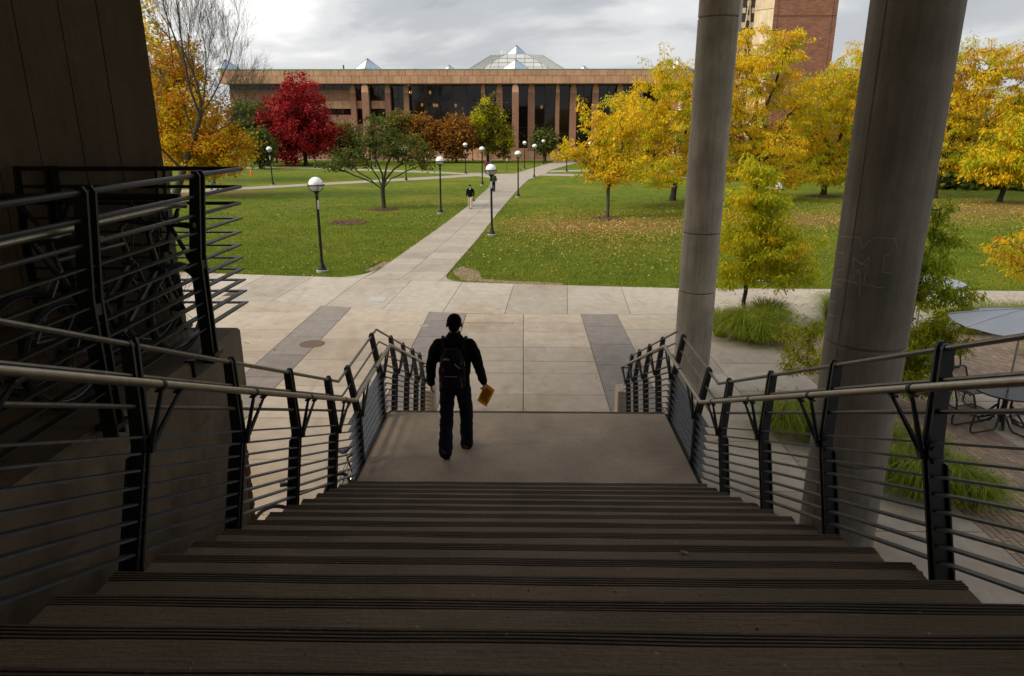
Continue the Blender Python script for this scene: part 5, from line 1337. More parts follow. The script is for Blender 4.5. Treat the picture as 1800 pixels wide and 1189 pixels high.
# ornamental fountain grass clumps
def clump(label, spots, seed):
    rg = np.random.default_rng(seed); root = empty('fountain_grass', (spots[0][0], spots[0][1], 0)); tag(root, label, 'ornamental grass', 'fountain grass clumps by the patio')
    V = []; F = []; PV = []; PF = []
    for (x, y, r, h, nb) in spots:
        a = rg.uniform(0, 2*math.pi, nb); out_ = r*rg.uniform(0.15, 1.5, nb); hh = h*rg.uniform(0.35, 1.15, nb); w0 = rg.uniform(.006, .012, nb)
        bx0 = x+np.cos(a)*r*0.28*rg.random(nb); by0 = y+np.sin(a)*r*0.28*rg.random(nb)
        ts = (0, .3, .6, .85, 1.0); rows = []
        sx_, sy_ = -np.sin(a), np.cos(a)
        drift = rg.normal(0, .08, (2, nb))
        for t in ts:
            ro = out_*(0.55*t+0.45*t*t); dr = np.clip(out_/r, 0.2, 1.4); z = hh*(t*(1.9+0.75*dr)-t*t*(1.0+1.02*dr))/0.95
            px_, py__ = bx0+np.cos(a)*ro+drift[0]*t, by0+np.sin(a)*ro+drift[1]*t; wv = w0*(1-t*0.9)
            rows.append(np.stack([px_-sx_*wv, py__-sy_*wv, z], 1)); rows.append(np.stack([px_+sx_*wv, py__+sy_*wv, z], 1))
        v = np.stack(rows, 1).reshape(-1, 3); b_ = np.arange(nb)[:, None]*10+sum(len(q) for q in V)
        V.append(v)
        for k in range(4): F.append(np.concatenate([b_+2*k, b_+2*k+1, b_+2*k+3, b_+2*k+2], 1))
        npl = max(6, nb//55)
        for _ in range(npl):
            t_ = rg.uniform(0, 2*math.pi); ro = r*rg.uniform(.55, 1.15); z = h*rg.uniform(.85, 1.2); p = Vector((x+math.cos(t_)*ro, y+math.sin(t_)*ro, z)); d = Vector((math.cos(t_)*.5, math.sin(t_)*.5, rg.uniform(-.1, .7))).normalized()
            L = rg.uniform(.07, .13); b2 = len(PV)
            for k in range(9):
                q = p+d*L*k/9; s_ = Vector(rg.normal(0, 1, 3)); s_.normalize(); s_ = s_*0.014*(1-abs(k/9-.4)); e_ = d*0.012
                i0 = len(PV); PV.extend([tuple(q-s_), tuple(q+e_), tuple(q+s_), tuple(q-e_)]); PF.append((i0, i0+1, i0+2, i0+3))
    link('blades', np_mesh('blades', np.concatenate(V), np.concatenate(F), L_fount), root)
    link('plumes', np_mesh('plumes', np.array(PV), np.array(PF), L_plume), root)
clump('big fountain grass clump round the foot of the young yellow green locust', [(6.3, 19.3, 0.75, 0.85, 2600), (7.1, 19.5, 0.75, 0.9, 2600), (5.75, 19.6, 0.55, 0.75, 1500), (6.7, 18.9, .6, .7, 1800), (7.3, 20.3, .7, .9, 1500)], 1)
clump('pinkish fountain grass showing left of the thick column', [(9.6, 20.9, 0.75, 0.95, 1500), (10.2, 20.7, 0.7, 0.9, 1300)], 2)
clump('long fountain grass bed between the thick column and the brick patio', [(6.25, 10.9, 0.5, 0.72, 1700), (6.5, 10.4, .5, .7, 1800), (6.85, 11.1, .55, .8, 1700), (7.05, 10.4, .5, .65, 1600), (6.5, 11.6, .5, .75, 1400), (7.35, 10.15, .45, .5, 1200), (6.0, 11.3, .4, .6, 900)], 3)
clump('pale fountain grass seen through the railing left of the thick column', [(5.15, 12.9, 0.5, 0.66, 1300), (5.55, 12.8, .5, .68, 1300), (5.9, 13.0, .45, .6, 1000), (5.7, 12.45, .4, .5, 900)], 4)
clump('fountain grass row behind the white parasol at the right edge', [(13.2, 20.0, .6, .75, 1000), (13.9, 20.3, .7, .85, 1200), (14.6, 20.0, .7, .85, 1200), (15.2, 20.3, .7, .85, 1100), (12.7, 20.6, .5, .7, 800)], 5)
clump('low grass tuft on the patio corner under the parasol', [(13.8, 17.8, .5, .4, 700), (14.5, 17.6, .5, .42, 700)], 6)

# ================================================================== PLAZA DETAILS
M_iron = plain('rusty_iron', (0.15, 0.095, 0.07), 0.7, 0.4, 0.3, 12)
def manhole(px, rpx, lab, mat=M_iron, pat=True):
    c = W(*px); r = rpx*scale_at(c.y, 0)
    root = empty('manhole_cover', (c.x, c.y, 0)); tag(root, lab, 'manhole cover', 'covers set in the paving')
    MB().lathe([(r, -0.02), (r, 0.006), (r*.93, 0.007), (r*.93, 0.002)], 40, (c.x, c.y, 0)).build('rim', mat, root)
    MB().lathe([(r*.91, -0.01), (r*.91, 0.003)], 40, (c.x, c.y, 0)).build('lid', mat, root)
    if pat:
        m_ = MB(); k = 9
        for i in range(-k, k+1):
            for j in range(-k, k+1):
                x, y = i*r*.095, j*r*.095
                if math.hypot(x, y) < r*.82 and (i+j) % 2 == 0: m_.cbox((c.x+x, c.y+y, 0.005), (r*.07, r*.07, 0.006))
        m_.build('stud_pattern', plain('worn_iron', (0.27, 0.19, 0.14), 0.5, 0.5), root)['kind'] = 'stuff'
manhole((549, 605), 22, 'round iron manhole cover on the left grey paving band'); manhole((1369, 549), 22, 'rusty round manhole cover near the fountain grass')
manhole((746, 573), 8.5, 'small plain round cover beside the middle grey band', plain('grey_cover', (0.28, 0.25, 0.22), 0.8), False)
c = W(410, 517); dg = empty('drain_grate', (c.x, c.y, 0)); tag(dg, 'square slotted drain grate in the walk at left', 'drain grate')
MB().box((c.x-.28, c.y-.3, -.05), (c.x+.28, c.y+.3, 0.003)).build('pit', M_black, dg)
m_ = MB()
for k in range(7): m_.box((c.x-.27+k*.085, c.y-.29, 0.0), (c.x-.235+k*.085, c.y+.29, .010))
m_.build('grate', M_iron, dg)
c = W(662, 526); o = MB().prism([(c.x-.3, c.y-.35), (c.x+.3, c.y-.35), (c.x+.33, c.y+.3), (c.x-.28, c.y+.35)], -0.01, 0.0035)
M_chk2 = NB('blue_yellow_chalk'); fz = M_chk2.noise(9, 4, .7); M_chk2 = M_chk2.fin(M_chk2.ramp(fz, [(0.42, (0.46, 0.42, 0.36)), (0.52, (0.30, 0.34, 0.40)), (0.62, (0.50, 0.42, 0.18))]), 0.95)
o = o.build('chalk_drawing', M_chk2); o['kind'] = 'structure'; o['label'] = 'faded blue and yellow chalk drawing on the paving'
c = W(442, 308); cn = empty('traffic_cone', (c.x, c.y, 0)); tag(cn, 'small orange traffic cone on the far left lawn', 'traffic cone')
M_or = plain('cone_orange', (0.75, 0.09, 0.015), 0.5)
MB().lathe([(0.17, 0.03), (0.03, 0.72), (0.02, 0.73)], 12, (c.x, c.y, -0.03)).build('cone', M_or, cn, True); MB().box((c.x-.2, c.y-.2, -.03), (c.x+.2, c.y+.2, .01)).build('base', M_or, cn)
c = W(891, 303); sg = empty('sign_post', (c.x, c.y, 0)); tag(sg, 'thin sign post on the far lawn left of the path', 'sign')
MB().tube([(c.x, c.y, 0), (c.x, c.y, 1.75)], 0.03, 6).build('post', M_black, sg); MB().box((c.x-.12, c.y-.02, 1.45), (c.x+.12, c.y-.005, 1.8)).build('plate', plain('pale_plate', (.55, .58, .56), .5), sg)

# patio table, seats, parasol
def picnic(loc, rz, label, scale_=1.0):
    root = empty('patio_table', loc); tag(root, label, 'patio table', 'patio tables'); root.rotation_euler = (0, 0, rz)
    m_ = MB().tube([(0.59*math.cos(t), 0.59*math.sin(t), 0.735) for t in [2*math.pi*i/32 for i in range(33)]], 0.018, 6, cap=False)
    top = MB()
    for i in range(-21, 22):
        d = i*0.027; L = math.sqrt(max(0, .585**2-d*d)); top.box((d-.0105, -L, .736), (d+.0105, L, .742))
    for i in range(-8, 9):
        d = i*0.068; L = math.sqrt(max(0, .585**2-d*d)); top.box((-L, d-.006, .728), (L, d+.006, .7355))
    top.v += [] ; t_ = top.build('tabletop', M_mesh, root, False, False); m_.build('rim', M_black, t_, True, False)
    ped = MB()
    for k in range(4):
        a = math.pi/4+k*math.pi/2; c_, s_ = math.cos(a), math.sin(a)
        ped.tube([(0.42*c_, .42*s_, .72), (.12*c_, .12*s_, .66), (.10*c_, .10*s_, .32), (.20*c_, .20*s_, .06), (.36*c_, .36*s_, .02), (.40*c_, .40*s_, .05), (.22*c_, .22*s_, .30), (.12*c_, .12*s_, .42)], 0.024, 8)
    ped.tube([(0, 0, .05), (0, 0, .73)], 0.05, 10); ped.build('pedestal', M_black, root, True, False)
    for k in range(4):
        a = k*math.pi/2
        M_ = Matrix.Rotation(a, 4, 'Z')
        T = lambda x, y, z: tuple(M_ @ Vector((x, y, z)))
        fr = MB()
        for s_ in (-1, 1):
            fr.tube([T(.14, s_*.05, .18), T(.30, s_*.14, .06), T(.42, s_*.20, .03), T(.98, s_*.21, .03), T(1.06, s_*.21, .06), T(1.08, s_*.21, .16), T(1.02, s_*.21, .43), T(1.06, s_*.21, .60), T(1.16, s_*.21, .84)], 0.019, 7)
        fr.tube([T(1.16, -.21, .84), T(1.17, -.15, .875), T(1.17, .15, .875), T(1.16, .21, .84)], 0.017, 7)
        fr.tube([T(.62, -.21, .44), T(.62, .21, .44)], 0.015, 6)
        for s_ in (-1, 1): fr.tube([T(1.02, s_*.21, .43), T(.64, s_*.21, .45), T(.60, s_*.20, .42)], 0.015, 6)
        seat = fr.build('seat_frame', M_black, root, True, False)
        g = MB()
        for i in range(15): y = -.2+.4*i/14; g.tube([T(.62, y, .445), T(1.02, y, .43)], 0.0032, 3)
        for i in range(13): x = .62+.4*i/12; g.tube([T(x, -.2, .445-.015*i/12), T(x, .2, .445-.015*i/12)], 0.0032, 3)
        g.build('seat_grid', M_black, seat, False, False)
        g = MB()
        for i in range(13): y = -.2+.4*i/12; g.tube([T(1.055, y, .58), T(1.165, y, .86)], 0.0032, 3)
        for i in range(9): t = i/8; g.tube([T(1.055+.11*t, -.2, .58+.28*t), T(1.055+.11*t, .2, .58+.28*t)], 0.0032, 3)
        g.build('back_grid', M_black, seat, False, False)
    return root
M_mesh = plain('table_mesh_blue_black', (0.035, 0.042, 0.06), 0.3, 0.4)
M_canopy = NB('parasol_fabric'); M_canopy.fin(M_canopy.ramp(M_canopy.noise(2.5, 4), [(.3, (.60, .645, .70)), (.7, (.70, .735, .775))]), 0.7)
_t = M_canopy.n('ShaderNodeBsdfTranslucent'); _t.inputs[0].default_value = (.6, .66, .74, 1); _m = M_canopy.n('ShaderNodeMixShader'); _m.inputs[0].default_value = .3
M_canopy.l(M_canopy.b.outputs[0], _m.inputs[1]); M_canopy.l(_t.outputs[0], _m.inputs[2]); M_canopy.l(_m.outputs[0], M_canopy.out.inputs[0]); M_canopy = M_canopy.m
M_alu = plain('parasol_aluminium', (0.55, 0.55, 0.56), 0.35, 0.8)
def parasol(loc, label, r=1.30, zr=2.08, h=0.42, rz=0.3):
    root = empty('parasol', loc); tag(root, label, 'parasol', 'white parasols'); root.rotation_euler = (0, 0, rz)
    nr = 8; sub = 6; rings = 7
    vs = []; fs = []
    for i in range(rings+1):
        t = i/rings
        for j in range(nr*sub):
            a = 2*math.pi*j/(nr*sub); k = (j % sub)/sub; bow = math.sin(math.pi*k)
            rr = r*t*(1-0.045*bow*t); z = zr+h*(1-t**1.25)-0.05*bow*t*(1-t)*2-0.055*(bow*t)**2+0.05*t*bow*t
            vs.append((rr*math.cos(a), rr*math.sin(a), z))
    n_ = nr*sub
    for i in range(rings):
        for j in range(n_): fs.append((i*n_+j, i*n_+(j+1) % n_, (i+1)*n_+(j+1) % n_, (i+1)*n_+j))
    MB().add(vs, fs).build('canopy', M_canopy, root, True, False)
    m_ = MB()
    for k in range(nr):
        a = 2*math.pi*k/nr
        m_.tube([((r*t)*math.cos(a), (r*t)*math.sin(a), zr+h*(1-t**1.25)+0.008) for t in (0.02, .25, .5, .75, 1.0)], 0.009, 5)
    for k in range(nr):
        a = 2*math.pi*k/nr; m_.tube([(0.04*math.cos(a), .04*math.sin(a), zr-.12), (.6*r*math.cos(a), .6*r*math.sin(a), zr+h*(1-.6**1.25)-.02)], .007, 4)
    m_.build('ribs', M_alu, root, True, False)
    MB().tube([(0, 0, 0.4), (0, 0, zr+h+.06)], 0.022, 10).build('pole', M_alu, root, True, False)
    MB().lathe([(0.03, zr+h), (0.035, zr+h+.04), (0.01, zr+h+.08)], 10).build('finial', M_alu, root, True, False)
picnic((9.82, 13.35, 0.0), R(18), 'dark round mesh patio table with wire seats under the near parasol')
parasol((9.82, 13.35, 0.0), 'white parasol over the near patio table at the right edge', 1.28, 2.14, 0.30, R(12))
p = at(1610, 580, 17.4); picnic((p.x, 17.4, 0), R(40), 'dark patio table half hidden behind the thick column and young locust')
parasol((p.x, 17.4, 0), 'second white parasol further back behind the young green locust', 1.0, 2.08, .26, R(5))

# ================================================================== PEOPLE
def loft(m_, rings, n=12):
    b = len(m_.v); k = len(rings)
    for c, ax, ay in rings:
        c, ax, ay = Vector(c), Vector(ax), Vector(ay)
        for j in range(n):
            t = 2*math.pi*j/n; m_.v.append(tuple(c+ax*math.cos(t)+ay*math.sin(t)))
    for i in range(k-1):
        for j in range(n): m_.f.append((b+i*n+j, b+i*n+(j+1) % n, b+(i+1)*n+(j+1) % n, b+(i+1)*n+j)); m_.m.append(0)
    m_.f.append(tuple(b+j for j in range(n))[::-1]); m_.m.append(0); m_.f.append(tuple(b+(k-1)*n+j for j in range(n))); m_.m.append(0)
def limb(m_, pts, rs, n=12, sub=4):
    P = []; Q = []
    for i in range(len(pts)-1):
        for k in range(sub):
            t = k/sub; P.append(Vector(pts[i]).lerp(Vector(pts[i+1]), t)); Q.append(rs[i]+(rs[i+1]-rs[i])*t)
    P.append(Vector(pts[-1])); Q.append(rs[-1])
    for _ in range(2):
        P = [P[0]]+[(P[i-1]+P[i]*2+P[i+1])/4 for i in range(1, len(P)-1)]+[P[-1]]
    m_.tube(P, Q, n); m_.ball(P[0], Q[0], n, 8); m_.ball(P[-1], Q[-1], n, 8)
def remesh(m_, voxel, mat, name, parent, fold=0.0, fscale=9.0, iters=3, seed=0, materials=None):
    me = m_.mesh(name, mat); o = bpy.data.objects.new(name, me); col.objects.link(o)
    md = o.modifiers.new('r', 'REMESH'); md.mode = 'VOXEL'; md.voxel_size = voxel; md.use_smooth_shade = True
    ms = o.modifiers.new('s', 'SMOOTH'); ms.iterations = iters; ms.factor = 0.5
    dg_ = bpy.context.evaluated_depsgraph_get(); ev = o.evaluated_get(dg_); me2 = bpy.data.meshes.new_from_object(ev)
    bpy.data.objects.remove(o); me2.materials.clear(); me2.materials.append(mat)
    if fold:
        for v in me2.vertices:
            c = v.co; q = Vector((c.x*fscale, c.y*fscale, c.z*fscale*1.9+seed)); v.co = c+v.normal*fold*(noise.noise(q)+0.5*noise.noise(q*2.3))
    me2.polygons.foreach_set('use_smooth', [True]*len(me2.polygons)); me2.update()
    return link(name, me2, parent, False)
def hand(m_, wrist, dirv, palm_n, side, s=1.0, curl=0.5):
    """palm plus four unequal bent fingers and a thumb leaving the side of the palm"""
    d = Vector(dirv).normalized(); nrm = Vector(palm_n); nrm = (nrm-d*nrm.dot(d)).normalized(); lat = d.cross(nrm)*side
    w_ = Vector(wrist)
    loft(m_, [(w_, lat*.026*s, nrm*.018*s), (w_+d*.04*s, lat*.036*s, nrm*.017*s), (w_+d*.085*s, lat*.040*s, nrm*.014*s)], 10)
    for i, (o_, L) in enumerate(((.030, .066), (.010, .076), (-.010, .070), (-.029, .054))):
        p0 = w_+d*.078*s+lat*o_*s; a = curl*(1+.12*i)
        d1 = (d*math.cos(a*.6)+nrm*math.sin(a*.6)); d2 = (d*math.cos(a*1.5)+nrm*math.sin(a*1.5))
        p1 = p0+d1*L*.55*s; p2 = p1+d2*L*.5*s
        m_.tube([p0, p1, p2], [.0095*s, .0088*s, .0072*s], 7); m_.ball(p2, .0072*s, 7, 5)
    t0 = w_+d*.022*s+lat*.022*s; t1 = t0+(d*.55+lat*.7+nrm*.3).normalized()*.042*s; t2 = t1+(d*.8+lat*.2+nrm*.5).normalized()*.03*s
    m_.tube([t0, t1, t2], [.014*s, .0105*s, .008*s], 7); m_.ball(t2, .008*s, 7, 5)
SKIN = plain('skin', (0.42, 0.26, 0.18), 0.55, 0, .08)
SKIN2 = plain('tan_skin', (0.34, 0.20, 0.13), 0.55, 0, .08)
HAIR = plain('black_hair', (0.006, 0.0045, 0.004), 0.9, 0, .4, 60, .6, 0.08)
def person(label, loc, rz, pose, jacket, trousers, shoe, skin=SKIN, hair=HAIR, voxel=0.014, fold=0.010, hood=True, shirt=None, long_hair=False, scale_=1.0):
    """local frame: faces +Y; pose gives joints. Returns the root."""
    root = empty('person', loc); tag(root, label, 'person', 'people'); root.rotation_euler = (0, 0, rz); root.scale = (scale_,)*3
    J = dict(headtop=1.76, lean=0.02)
    J.update(pose)
    sh = {s: Vector(J.get('sh_%s' % s, (x, 0.0, 1.395))) for s, x in (('l', -.182), ('r', .182))}
    el = {s: Vector(J['el_%s' % s]) for s in 'lr'}; wr = {s: Vector(J['wr_%s' % s]) for s in 'lr'}
    hp = {s: Vector(J.get('hp_%s' % s, (x, 0, .90))) for s, x in (('l', -.092), ('r', .092))}
    kn = {s: Vector(J['kn_%s' % s]) for s in 'lr'}; an = {s: Vector(J['an_%s' % s]) for s in 'lr'}; to = {s: Vector(J['to_%s' % s]) for s in 'lr'}
    hc = Vector(J.get('head', (0, 0.035, 1.635)))
    tz = Matrix.Rotation(J.get('turn', 0.0), 3, 'Z')
    X, Yv = Vector((1, 0, 0)), Vector((0, 1, 0))
    def torso(m_, g=0.0, top=1.50, low=.86):
        rr = [(.86, .150, .110, 0), (.95, .158, .112, 0), (1.05, .148, .104, .005), (1.18, .160, .112, .008), (1.30, .178, .118, .0), (1.37, .185, .105, -.005), (1.425, .160, .094, 0), (1.455, .105, .078, 0), (1.50, .075, .068, .01)]
        rr = [q for q in rr if low-.02 <= q[0] <= top+.001]
        loft(m_, [((0, q[3], q[0]), X*(q[1]+g), Yv*(q[2]+g)) for q in rr], 20)
    b_ = MB(); torso(b_)
    limb(b_, [(0, .0, 1.46), (0, .02, 1.55)], [.062, .056])
    # head: skull, jaw, nose, ears
    hm = MB(); hm.ball((0, -.008, .018), (.076, .095, .105), 20, 14)
    hm.ball((0, .030, -.050), (.056, .062, .062), 16, 10); hm.ball((0, .060, -.088), (.026, .022, .022), 10, 8)
    hm.tube([(0, .082, .012), (0, .107, -.020), (0, .088, -.034)], [.010, .014, .012], 8)
    for s in (-1, 1): hm.ball((s*.089, -.002, -.016), (.013, .020, .034), 10, 8); hm.ball((s*.036, .066, -.028), (.022, .02, .02), 8, 6)
    hm.ball((0, .084, -.062), (.022, .010, .007), 8, 6)
    b_.add([tuple(hc+tz@Vector(v)) for v in hm.v], hm.f)
    for s, sg in (('l', -1), ('r', 1)):
        limb(b_, [sh[s], el[s], wr[s]], [.048, .038, .026])
        hd = (wr[s]-el[s]).normalized()
        hand(b_, wr[s], hd+Vector(J.get('hd_%s' % s, (0, 0, 0))), J.get('pn_%s' % s, (-sg, 0.15, 0)), 1 if sg > 0 else -1, 1.0, J.get('curl_%s' % s, .55))
        limb(b_, [hp[s], kn[s], an[s]], [.075, .052, .036])
        limb(b_, [an[s], to[s]], [.036, .03])
    body = remesh(b_, voxel*.62 if voxel < .013 else voxel*.8, skin, 'body', root, 0, iters=2)
    fm = MB()
    for s in (-1, 1): fm.ball(hc+tz@Vector((s*.031, .080, .008)), .010, 8, 6)
    fm.build('eyes', HAIR, body, True, False)
    # jacket
    j = MB(); torso(j, .020, 1.50, J.get('hem', .90)-.05)
    lowz = J.get('hem', .88)
    loft(j, [((0, .0, lowz-.02), X*.172, Yv*.135), ((0, .0, lowz+.04), X*.178, Yv*.138), ((0, 0, lowz+.12), X*.176, Yv*.132), ((0, 0, 1.15), X*.18, Yv*.13)], 20)
    for s in 'lr':
        hd = (wr[s]-el[s]).normalized()
        limb(j, [sh[s]*1.0, sh[s].lerp(el[s], .35)+Vector((sh[s].x*.10, 0, 0)), el[s], wr[s]-hd*.015], [.078, .073, .064, .050])
    if hood: loft(j, [((0, .0, 1.45), X*.12, Yv*.095), ((0, .008, 1.505), X*.085, Yv*.08), ((0, .018, 1.555), X*.072, Yv*.076)], 18)
    remesh(j, voxel, jacket, 'jacket', root, fold, 8.0, 3, 1)
    # trousers
    t = MB(); loft(t, [((0, 0, .99), X*.158, Yv*.118), ((0, 0, .90), X*.168, Yv*.125), ((0, 0, .84), X*.165, Yv*.120)], 20)
    for s in 'lr':
        d = (an[s]-kn[s]).normalized(); limb(t, [hp[s]+Vector((0, 0, -.02)), kn[s], an[s]+d*.03], [.098, .082, .082])
    remesh(t, voxel, trousers, 'trousers', root, fold*1.1, 9.0, 3, 5)
    # shoes
    for s in 'lr':
        m_ = MB(); f = (to[s]-an[s]); f2 = Vector((f.x, f.y, 0)).normalized() if Vector((f.x, f.y, 0)).length > .02 else Yv
        ax = J.get('foot_%s' % s, None); fd = Vector(ax).normalized() if ax else f2
        side = fd.cross(Vector((0, 0, 1))).normalized(); up = side.cross(fd).normalized()
        o_ = an[s]-up*.055
        loft(m_, [(o_-fd*.075+up*.012, side*.030, up*.030), (o_-fd*.04+up*.012, side*.038, up*.042), (o_+fd*.04+up*.012, side*.042, up*.042), (o_+fd*.11, side*.048, up*.032), (o_+fd*.17-up*.004, side*.042, up*.026), (o_+fd*.205-up*.006, side*.022, up*.018)], 14)
        m_.build('shoe', shoe, root, True, False)
    h_ = MB(); h_.ball((0, -.016, .026), (.086, .104, .100), 20, 14); h_.ball((0, -.052, -.016), (.066, .060, .074), 16, 10)
    h_.ball((0, .042, .078), (.062, .045, .032), 14, 8)
    if long_hair: h_.ball((0, -.07, -.10), (.075, .05, .12), 14, 10)
    hh = MB(); hh.add([tuple(hc+tz@Vector(v)) for v in h_.v], h_.f)
    # keep the ears and face clear
    remesh(hh, max(.006, voxel*.6), hair, 'hair', root, .006, 40.0, 1, 3)
    if shirt:
        m_ = MB(); loft(m_, [((0, .075, 1.38), X*.03, Yv*.055), ((0, .062, 1.47), X*.045, Yv*.05), ((0, .03, 1.515), X*.068, Yv*.068)], 14); m_.build('shirt_collar', shirt, root, True, False)
    return root
M_jblk = plain('black_jacket', (0.007, 0.0065, 0.007), 0.9, 0, .3, 12, .3, 0.1)
M_jnavy = plain('navy_jeans', (0.010, 0.012, 0.022), 0.9, 0, .3, 14, .3, 0.1)
M_khaki = plain('khaki_trousers', (0.52, 0.44, 0.33), 0.85, 0, .08, 12, .3)
M_jgreen = plain('green_jacket', (0.022, 0.06, 0.02), 0.8); M_jred = plain('plaid_red_shirt', (0.20, 0.035, 0.03), 0.85, 0, .5, 22); M_jblue = plain('blue_jacket', (0.03, 0.045, 0.12), 0.8)
M_jean = plain('blue_jeans', (0.05, 0.085, 0.17), 0.85, 0, .2, 14); M_shoe = plain('dark_shoe', (0.02, 0.015, 0.012), 0.5); M_shoe2 = plain('brown_shoe', (0.07, 0.025, 0.015), 0.45); M_white = plain('white_cloth', (0.75, 0.75, 0.74), 0.8)
# the man on the landing, walking away with a stride
feetm = W(803, 797, LZ)
pose = dict(el_l=(-.275, -.05, 1.14), wr_l=(-.290, .02, .90), el_r=(.285, -.04, 1.16), wr_r=(.335, .075, .905), hd_l=(0.05, 0, -.1), hd_r=(0, .1, -.3), pn_l=(1, .2, 0), pn_r=(-1, .3, 0), curl_r=1.0,
            kn_l=(-.112, .02, .49), an_l=(-.098, -.25, .165), to_l=(-.098, -.14, .04), foot_l=(0, .62, -.55), kn_r=(.108, .17, .505), an_r=(.105, .17, .085), to_r=(.12, .34, .03), foot_r=(.12, 1, -.02), hem=.86, head=(0.005, .035, 1.64))
man = person('man in a black jacket with backpack walking away across the stair landing', (feetm.x, feetm.y, LZ), R(-2), pose, M_jblk, M_jnavy, M_shoe2, SKIN, HAIR, 0.011, .010)
M_pack = plain('dark_backpack', (0.012, 0.010, 0.011), 0.85, 0, .3, 18, .4, 0.15); M_packg = plain('backpack_grey_trim', (0.20, 0.20, 0.20), 0.6); M_packr = plain('backpack_red_trim', (0.26, 0.03, 0.035), 0.6)
bp = MB()
loft(bp, [((0, -.19, .93), Vector((.125, 0, 0)), Vector((0, .055, 0))), ((0, -.215, .98), Vector((.155, 0, 0)), Vector((0, .085, 0))), ((0, -.225, 1.15), Vector((.155, 0, 0)), Vector((0, .095, 0))), ((0, -.205, 1.30), Vector((.135, 0, 0)), Vector((0, .085, 0))), ((0, -.17, 1.40), Vector((.085, 0, 0)), Vector((0, .05, 0)))], 20)
loft(bp, [((0, -.29, .97), Vector((.10, 0, 0)), Vector((0, .03, 0))), ((0, -.305, 1.05), Vector((.115, 0, 0)), Vector((0, .04, 0))), ((0, -.29, 1.14), Vector((.10, 0, 0)), Vector((0, .035, 0)))], 16)
pk = remesh(bp, .010, M_pack, 'backpack_bag', None, .006, 10, 2)
root_bp = empty('backpack', (feetm.x, feetm.y, LZ), R(-2)); tag(root_bp, 'dark backpack with grey and red trims worn by the man on the landing', 'backpack')
pk.parent = root_bp; pk.name = 'bag'
m_ = MB()
for s in (-1, 1): m_.tube([(s*.10, -.13, 1.36), (s*.125, -.06, 1.475), (s*.135, .05, 1.47), (s*.145, .125, 1.36), (s*.17, .13, 1.2), (s*.175, .0, 1.05), (s*.14, -.13, .98)], [.018, .022, .023, .022, .017, .012, .010], 8)
m_.build('shoulder_strap', M_pack, root_bp, True, False)
m_ = MB().tube([(-.09, -.285, 1.30), (-.06, -.295, 1.315), (-.02, -.29, 1.30)], .012, 6).tube([(.04, -.30, 1.26), (.10, -.29, 1.20)], .008, 5).tube([(-.07, -.335, 1.12), (.07, -.335, 1.12)], .006, 5).tube([(.145, -.25, 1.28), (.15, -.25, 1.22)], .007, 5)
m_.build('grey_trim', M_packg, root_bp, True, False)
m_ = MB().cbox((-.12, -.285, 1.27), (.022, .015, .03)).cbox((.115, -.285, 1.27), (.02, .015, .028)).cbox((-.09, -.315, 1.19), (.02, .012, .022)).tube([(-.125, -.30, .97), (-.12, -.31, 1.05)], .007, 5).tube([(.125, -.30, .97), (.11, -.31, 1.1)], .007, 5)
m_.build('red_trim', M_packr, root_bp, True, False)
# yellow paper envelope in his right hand
rzm = Matrix.Rotation(R(-2), 3, 'Z')
hp_ = Vector((feetm.x, feetm.y, LZ))+rzm@Vector((.352, .10, .835))
env = empty('paper_envelope', hp_); tag(env, 'creased yellow paper envelope with dark print held by the man on the landing', 'envelope')
M_env = leaf_mat('yellow_paper', [(0.2, (0.72, 0.40, 0.02)), (0.8, (0.86, 0.50, 0.03))], 0.45, 6.0, 0.7)
m_ = MB(); nx_, ny_ = 5, 7
U = Vector((.60, .10, -.50)).normalized(); V_ = Vector((-.42, .05, -.95)).normalized(); Nn = U.cross(V_).normalized()
o0 = Vector((.0, 0, .05))
for t_ in (0, 1):
    for i in range(nx_+1):
        for j in range(ny_+1):
            u_, v_ = i/nx_*.145, j/ny_*.25
            m_.v.append(tuple(o0+U*u_+V_*v_+Nn*(.010*math.sin(u_*26+v_*12)+.003*t_)))
st_n = (nx_+1)*(ny_+1)
for i in range(nx_):
    for j in range(ny_):
        q = [i*(ny_+1)+j, (i+1)*(ny_+1)+j, (i+1)*(ny_+1)+j+1, i*(ny_+1)+j+1]; m_.f.append(tuple(q)); m_.m.append(0); m_.f.append(tuple(k+st_n for k in q[::-1])); m_.m.append(0)
m_.build('paper', M_env, env, True, False)
m_ = MB(); r_ = random.Random(5)
def envp(u_, v_, k): return o0+U*u_+V_*v_+Nn*(.010*math.sin(u_*26+v_*12)+k)
for side_k in (-.0022, .0052):
    for row in range(8):
        v_ = .045+row*.021; u_ = .02
        while u_ < .11:
            L = r_.uniform(.01, .03)
            m_.add([envp(u_, v_, side_k), envp(u_+L, v_, side_k), envp(u_+L, v_+.014, side_k), envp(u_, v_+.014, side_k)], [(0, 1, 2, 3)]); u_ += L+r_.uniform(.004, .009)
m_.build('print', plain('black_ink', (.03, .025, .012), .8), env, False, False)

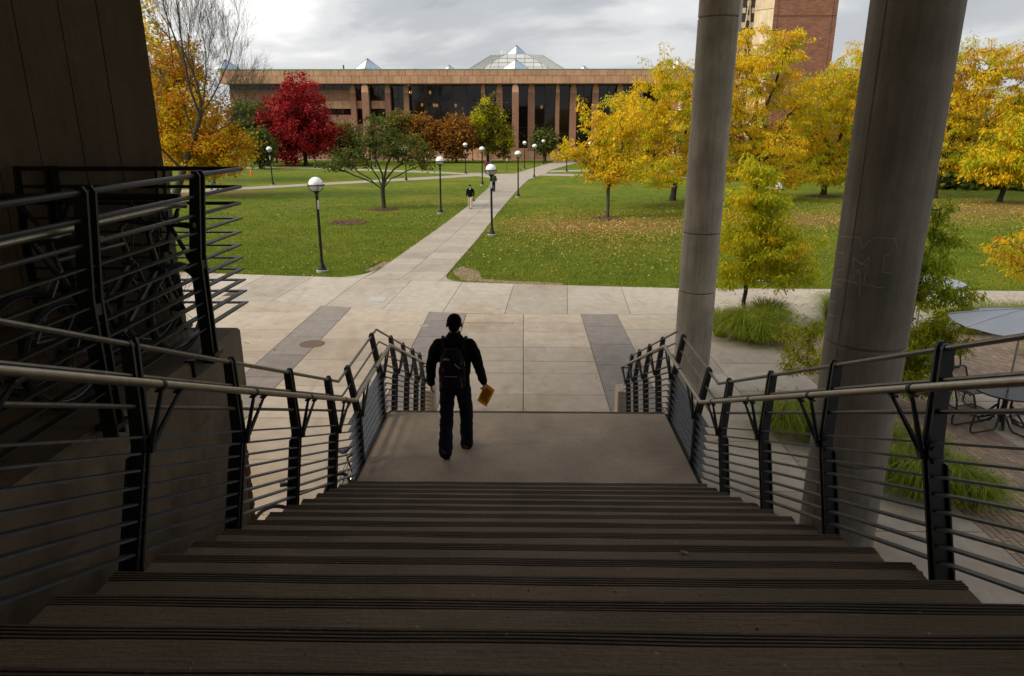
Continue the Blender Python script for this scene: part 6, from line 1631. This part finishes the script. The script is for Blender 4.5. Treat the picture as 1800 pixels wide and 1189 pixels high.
def stride(ph=1.0, carry=False):
    a = .22*ph
    return dict(el_l=(-.255, -.06-.06*ph, 1.15), wr_l=(-.25, .04-.12*ph, .92), el_r=(.255, -.06+.06*ph, 1.15), wr_r=(.25, .04+.14*ph, .93), kn_l=(-.085, .16*ph+.03, .50), an_l=(-.08, .27*ph, .085), to_l=(-.085, .27*ph+.16, .03),
                kn_r=(.085, -.08*ph+.05, .49), an_r=(.08, -.27*ph, .12 if ph > 0 else .09), to_r=(.085, -.27*ph+.15, .03), foot_r=(0, 1, -.25 if ph > 0 else 0))
M_helmet = plain('grey_bag', (0.16, 0.15, 0.17), 0.5, 0, .2)
p = W(827, 367)
ps = stride(.6); ps['turn'] = R(20)
w1 = person('man in a black jacket and khaki trousers walking towards the stairs on the path', (p.x, p.y, 0.002), R(176), ps, M_jblk, M_khaki, M_shoe, SKIN, HAIR, .016, .008, True, M_white)
# small bag hanging from his left hand
rm = Matrix.Rotation(R(176), 3, 'Z'); hb = Vector((p.x, p.y, 0))+rm@Vector((-.27, -.03, .62))
bg_ = empty('hand_bag', hb); tag(bg_, 'small grey round bag hanging from the khaki trousered walker\'s hand', 'bag')
mm = MB(); mm.ball((0, 0, 0), (.10, .09, .10), 14, 10); mm.build('pouch', M_helmet, bg_, True, False); MB().tube([(-.05, 0, .08), (-.03, 0, .18), (.0, 0, .21), (.03, 0, .18), (.05, 0, .08)], .008, 6).build('handle', M_black, bg_, True, False)
p = W(867.5, 337); person('person in a green jacket walking on the path behind the nearest path lamp', (p.x, p.y, 0.002), R(182), stride(-.6), M_jgreen, M_jnavy, M_shoe, SKIN2, HAIR, .02, .006)
p = W(855, 305.6); person('person in a plaid red shirt walking at the path junction', (p.x, p.y, 0.002), R(186), stride(.8), M_jred, M_jean, M_shoe, SKIN, HAIR, .022, .006)
p = W(863, 303.5); person('person in a blue jacket walking beside the red shirted person', (p.x, p.y, 0.002), R(176), stride(-.7), M_jblue, M_jnavy, M_shoe, SKIN, HAIR, .022, .006)
p = W(378, 334); person('person in a black top and blue jeans walking under the golden tree', (p.x, p.y, 0.002), R(85), stride(1.0), M_jblk, M_jean, M_shoe, SKIN, HAIR, .022, .006)
p = W(1011, 284.5); person('distant person in dark clothes by the far entrance steps', (p.x, p.y, 0.002), R(10), stride(.6), M_jblk, M_jnavy, M_shoe, SKIN, HAIR, .03, .006)
# grit and crumbs lying on the treads and the landing
gr_ = MB(); r_ = random.Random(31)
for _ in range(420):
    k = r_.randint(0, 14); x = r_.uniform(SX0+.05, SX1-.05)
    z = LZ+RISE*k+.001; y = (LY0-TREAD*(k-1)-r_.uniform(.1, .34)) if k else r_.uniform(LY0+.05, LY1-.1)
    s_ = r_.uniform(.003, .009); a = r_.uniform(0, 6.28); c_, n_ = math.cos(a)*s_, math.sin(a)*s_
    gr_.add([(x-c_, y-n_, z), (x+n_*.7, y-c_*.7, z), (x+c_, y+n_, z), (x-n_*.7, y+c_*.7, z), (x, y, z+s_*.7)], [(0, 1, 4), (1, 2, 4), (2, 3, 4), (3, 0, 4)])
o = gr_.build('grit', plain('grit_crumb', (.36, .29, .21), .9)); o['kind'] = 'stuff'
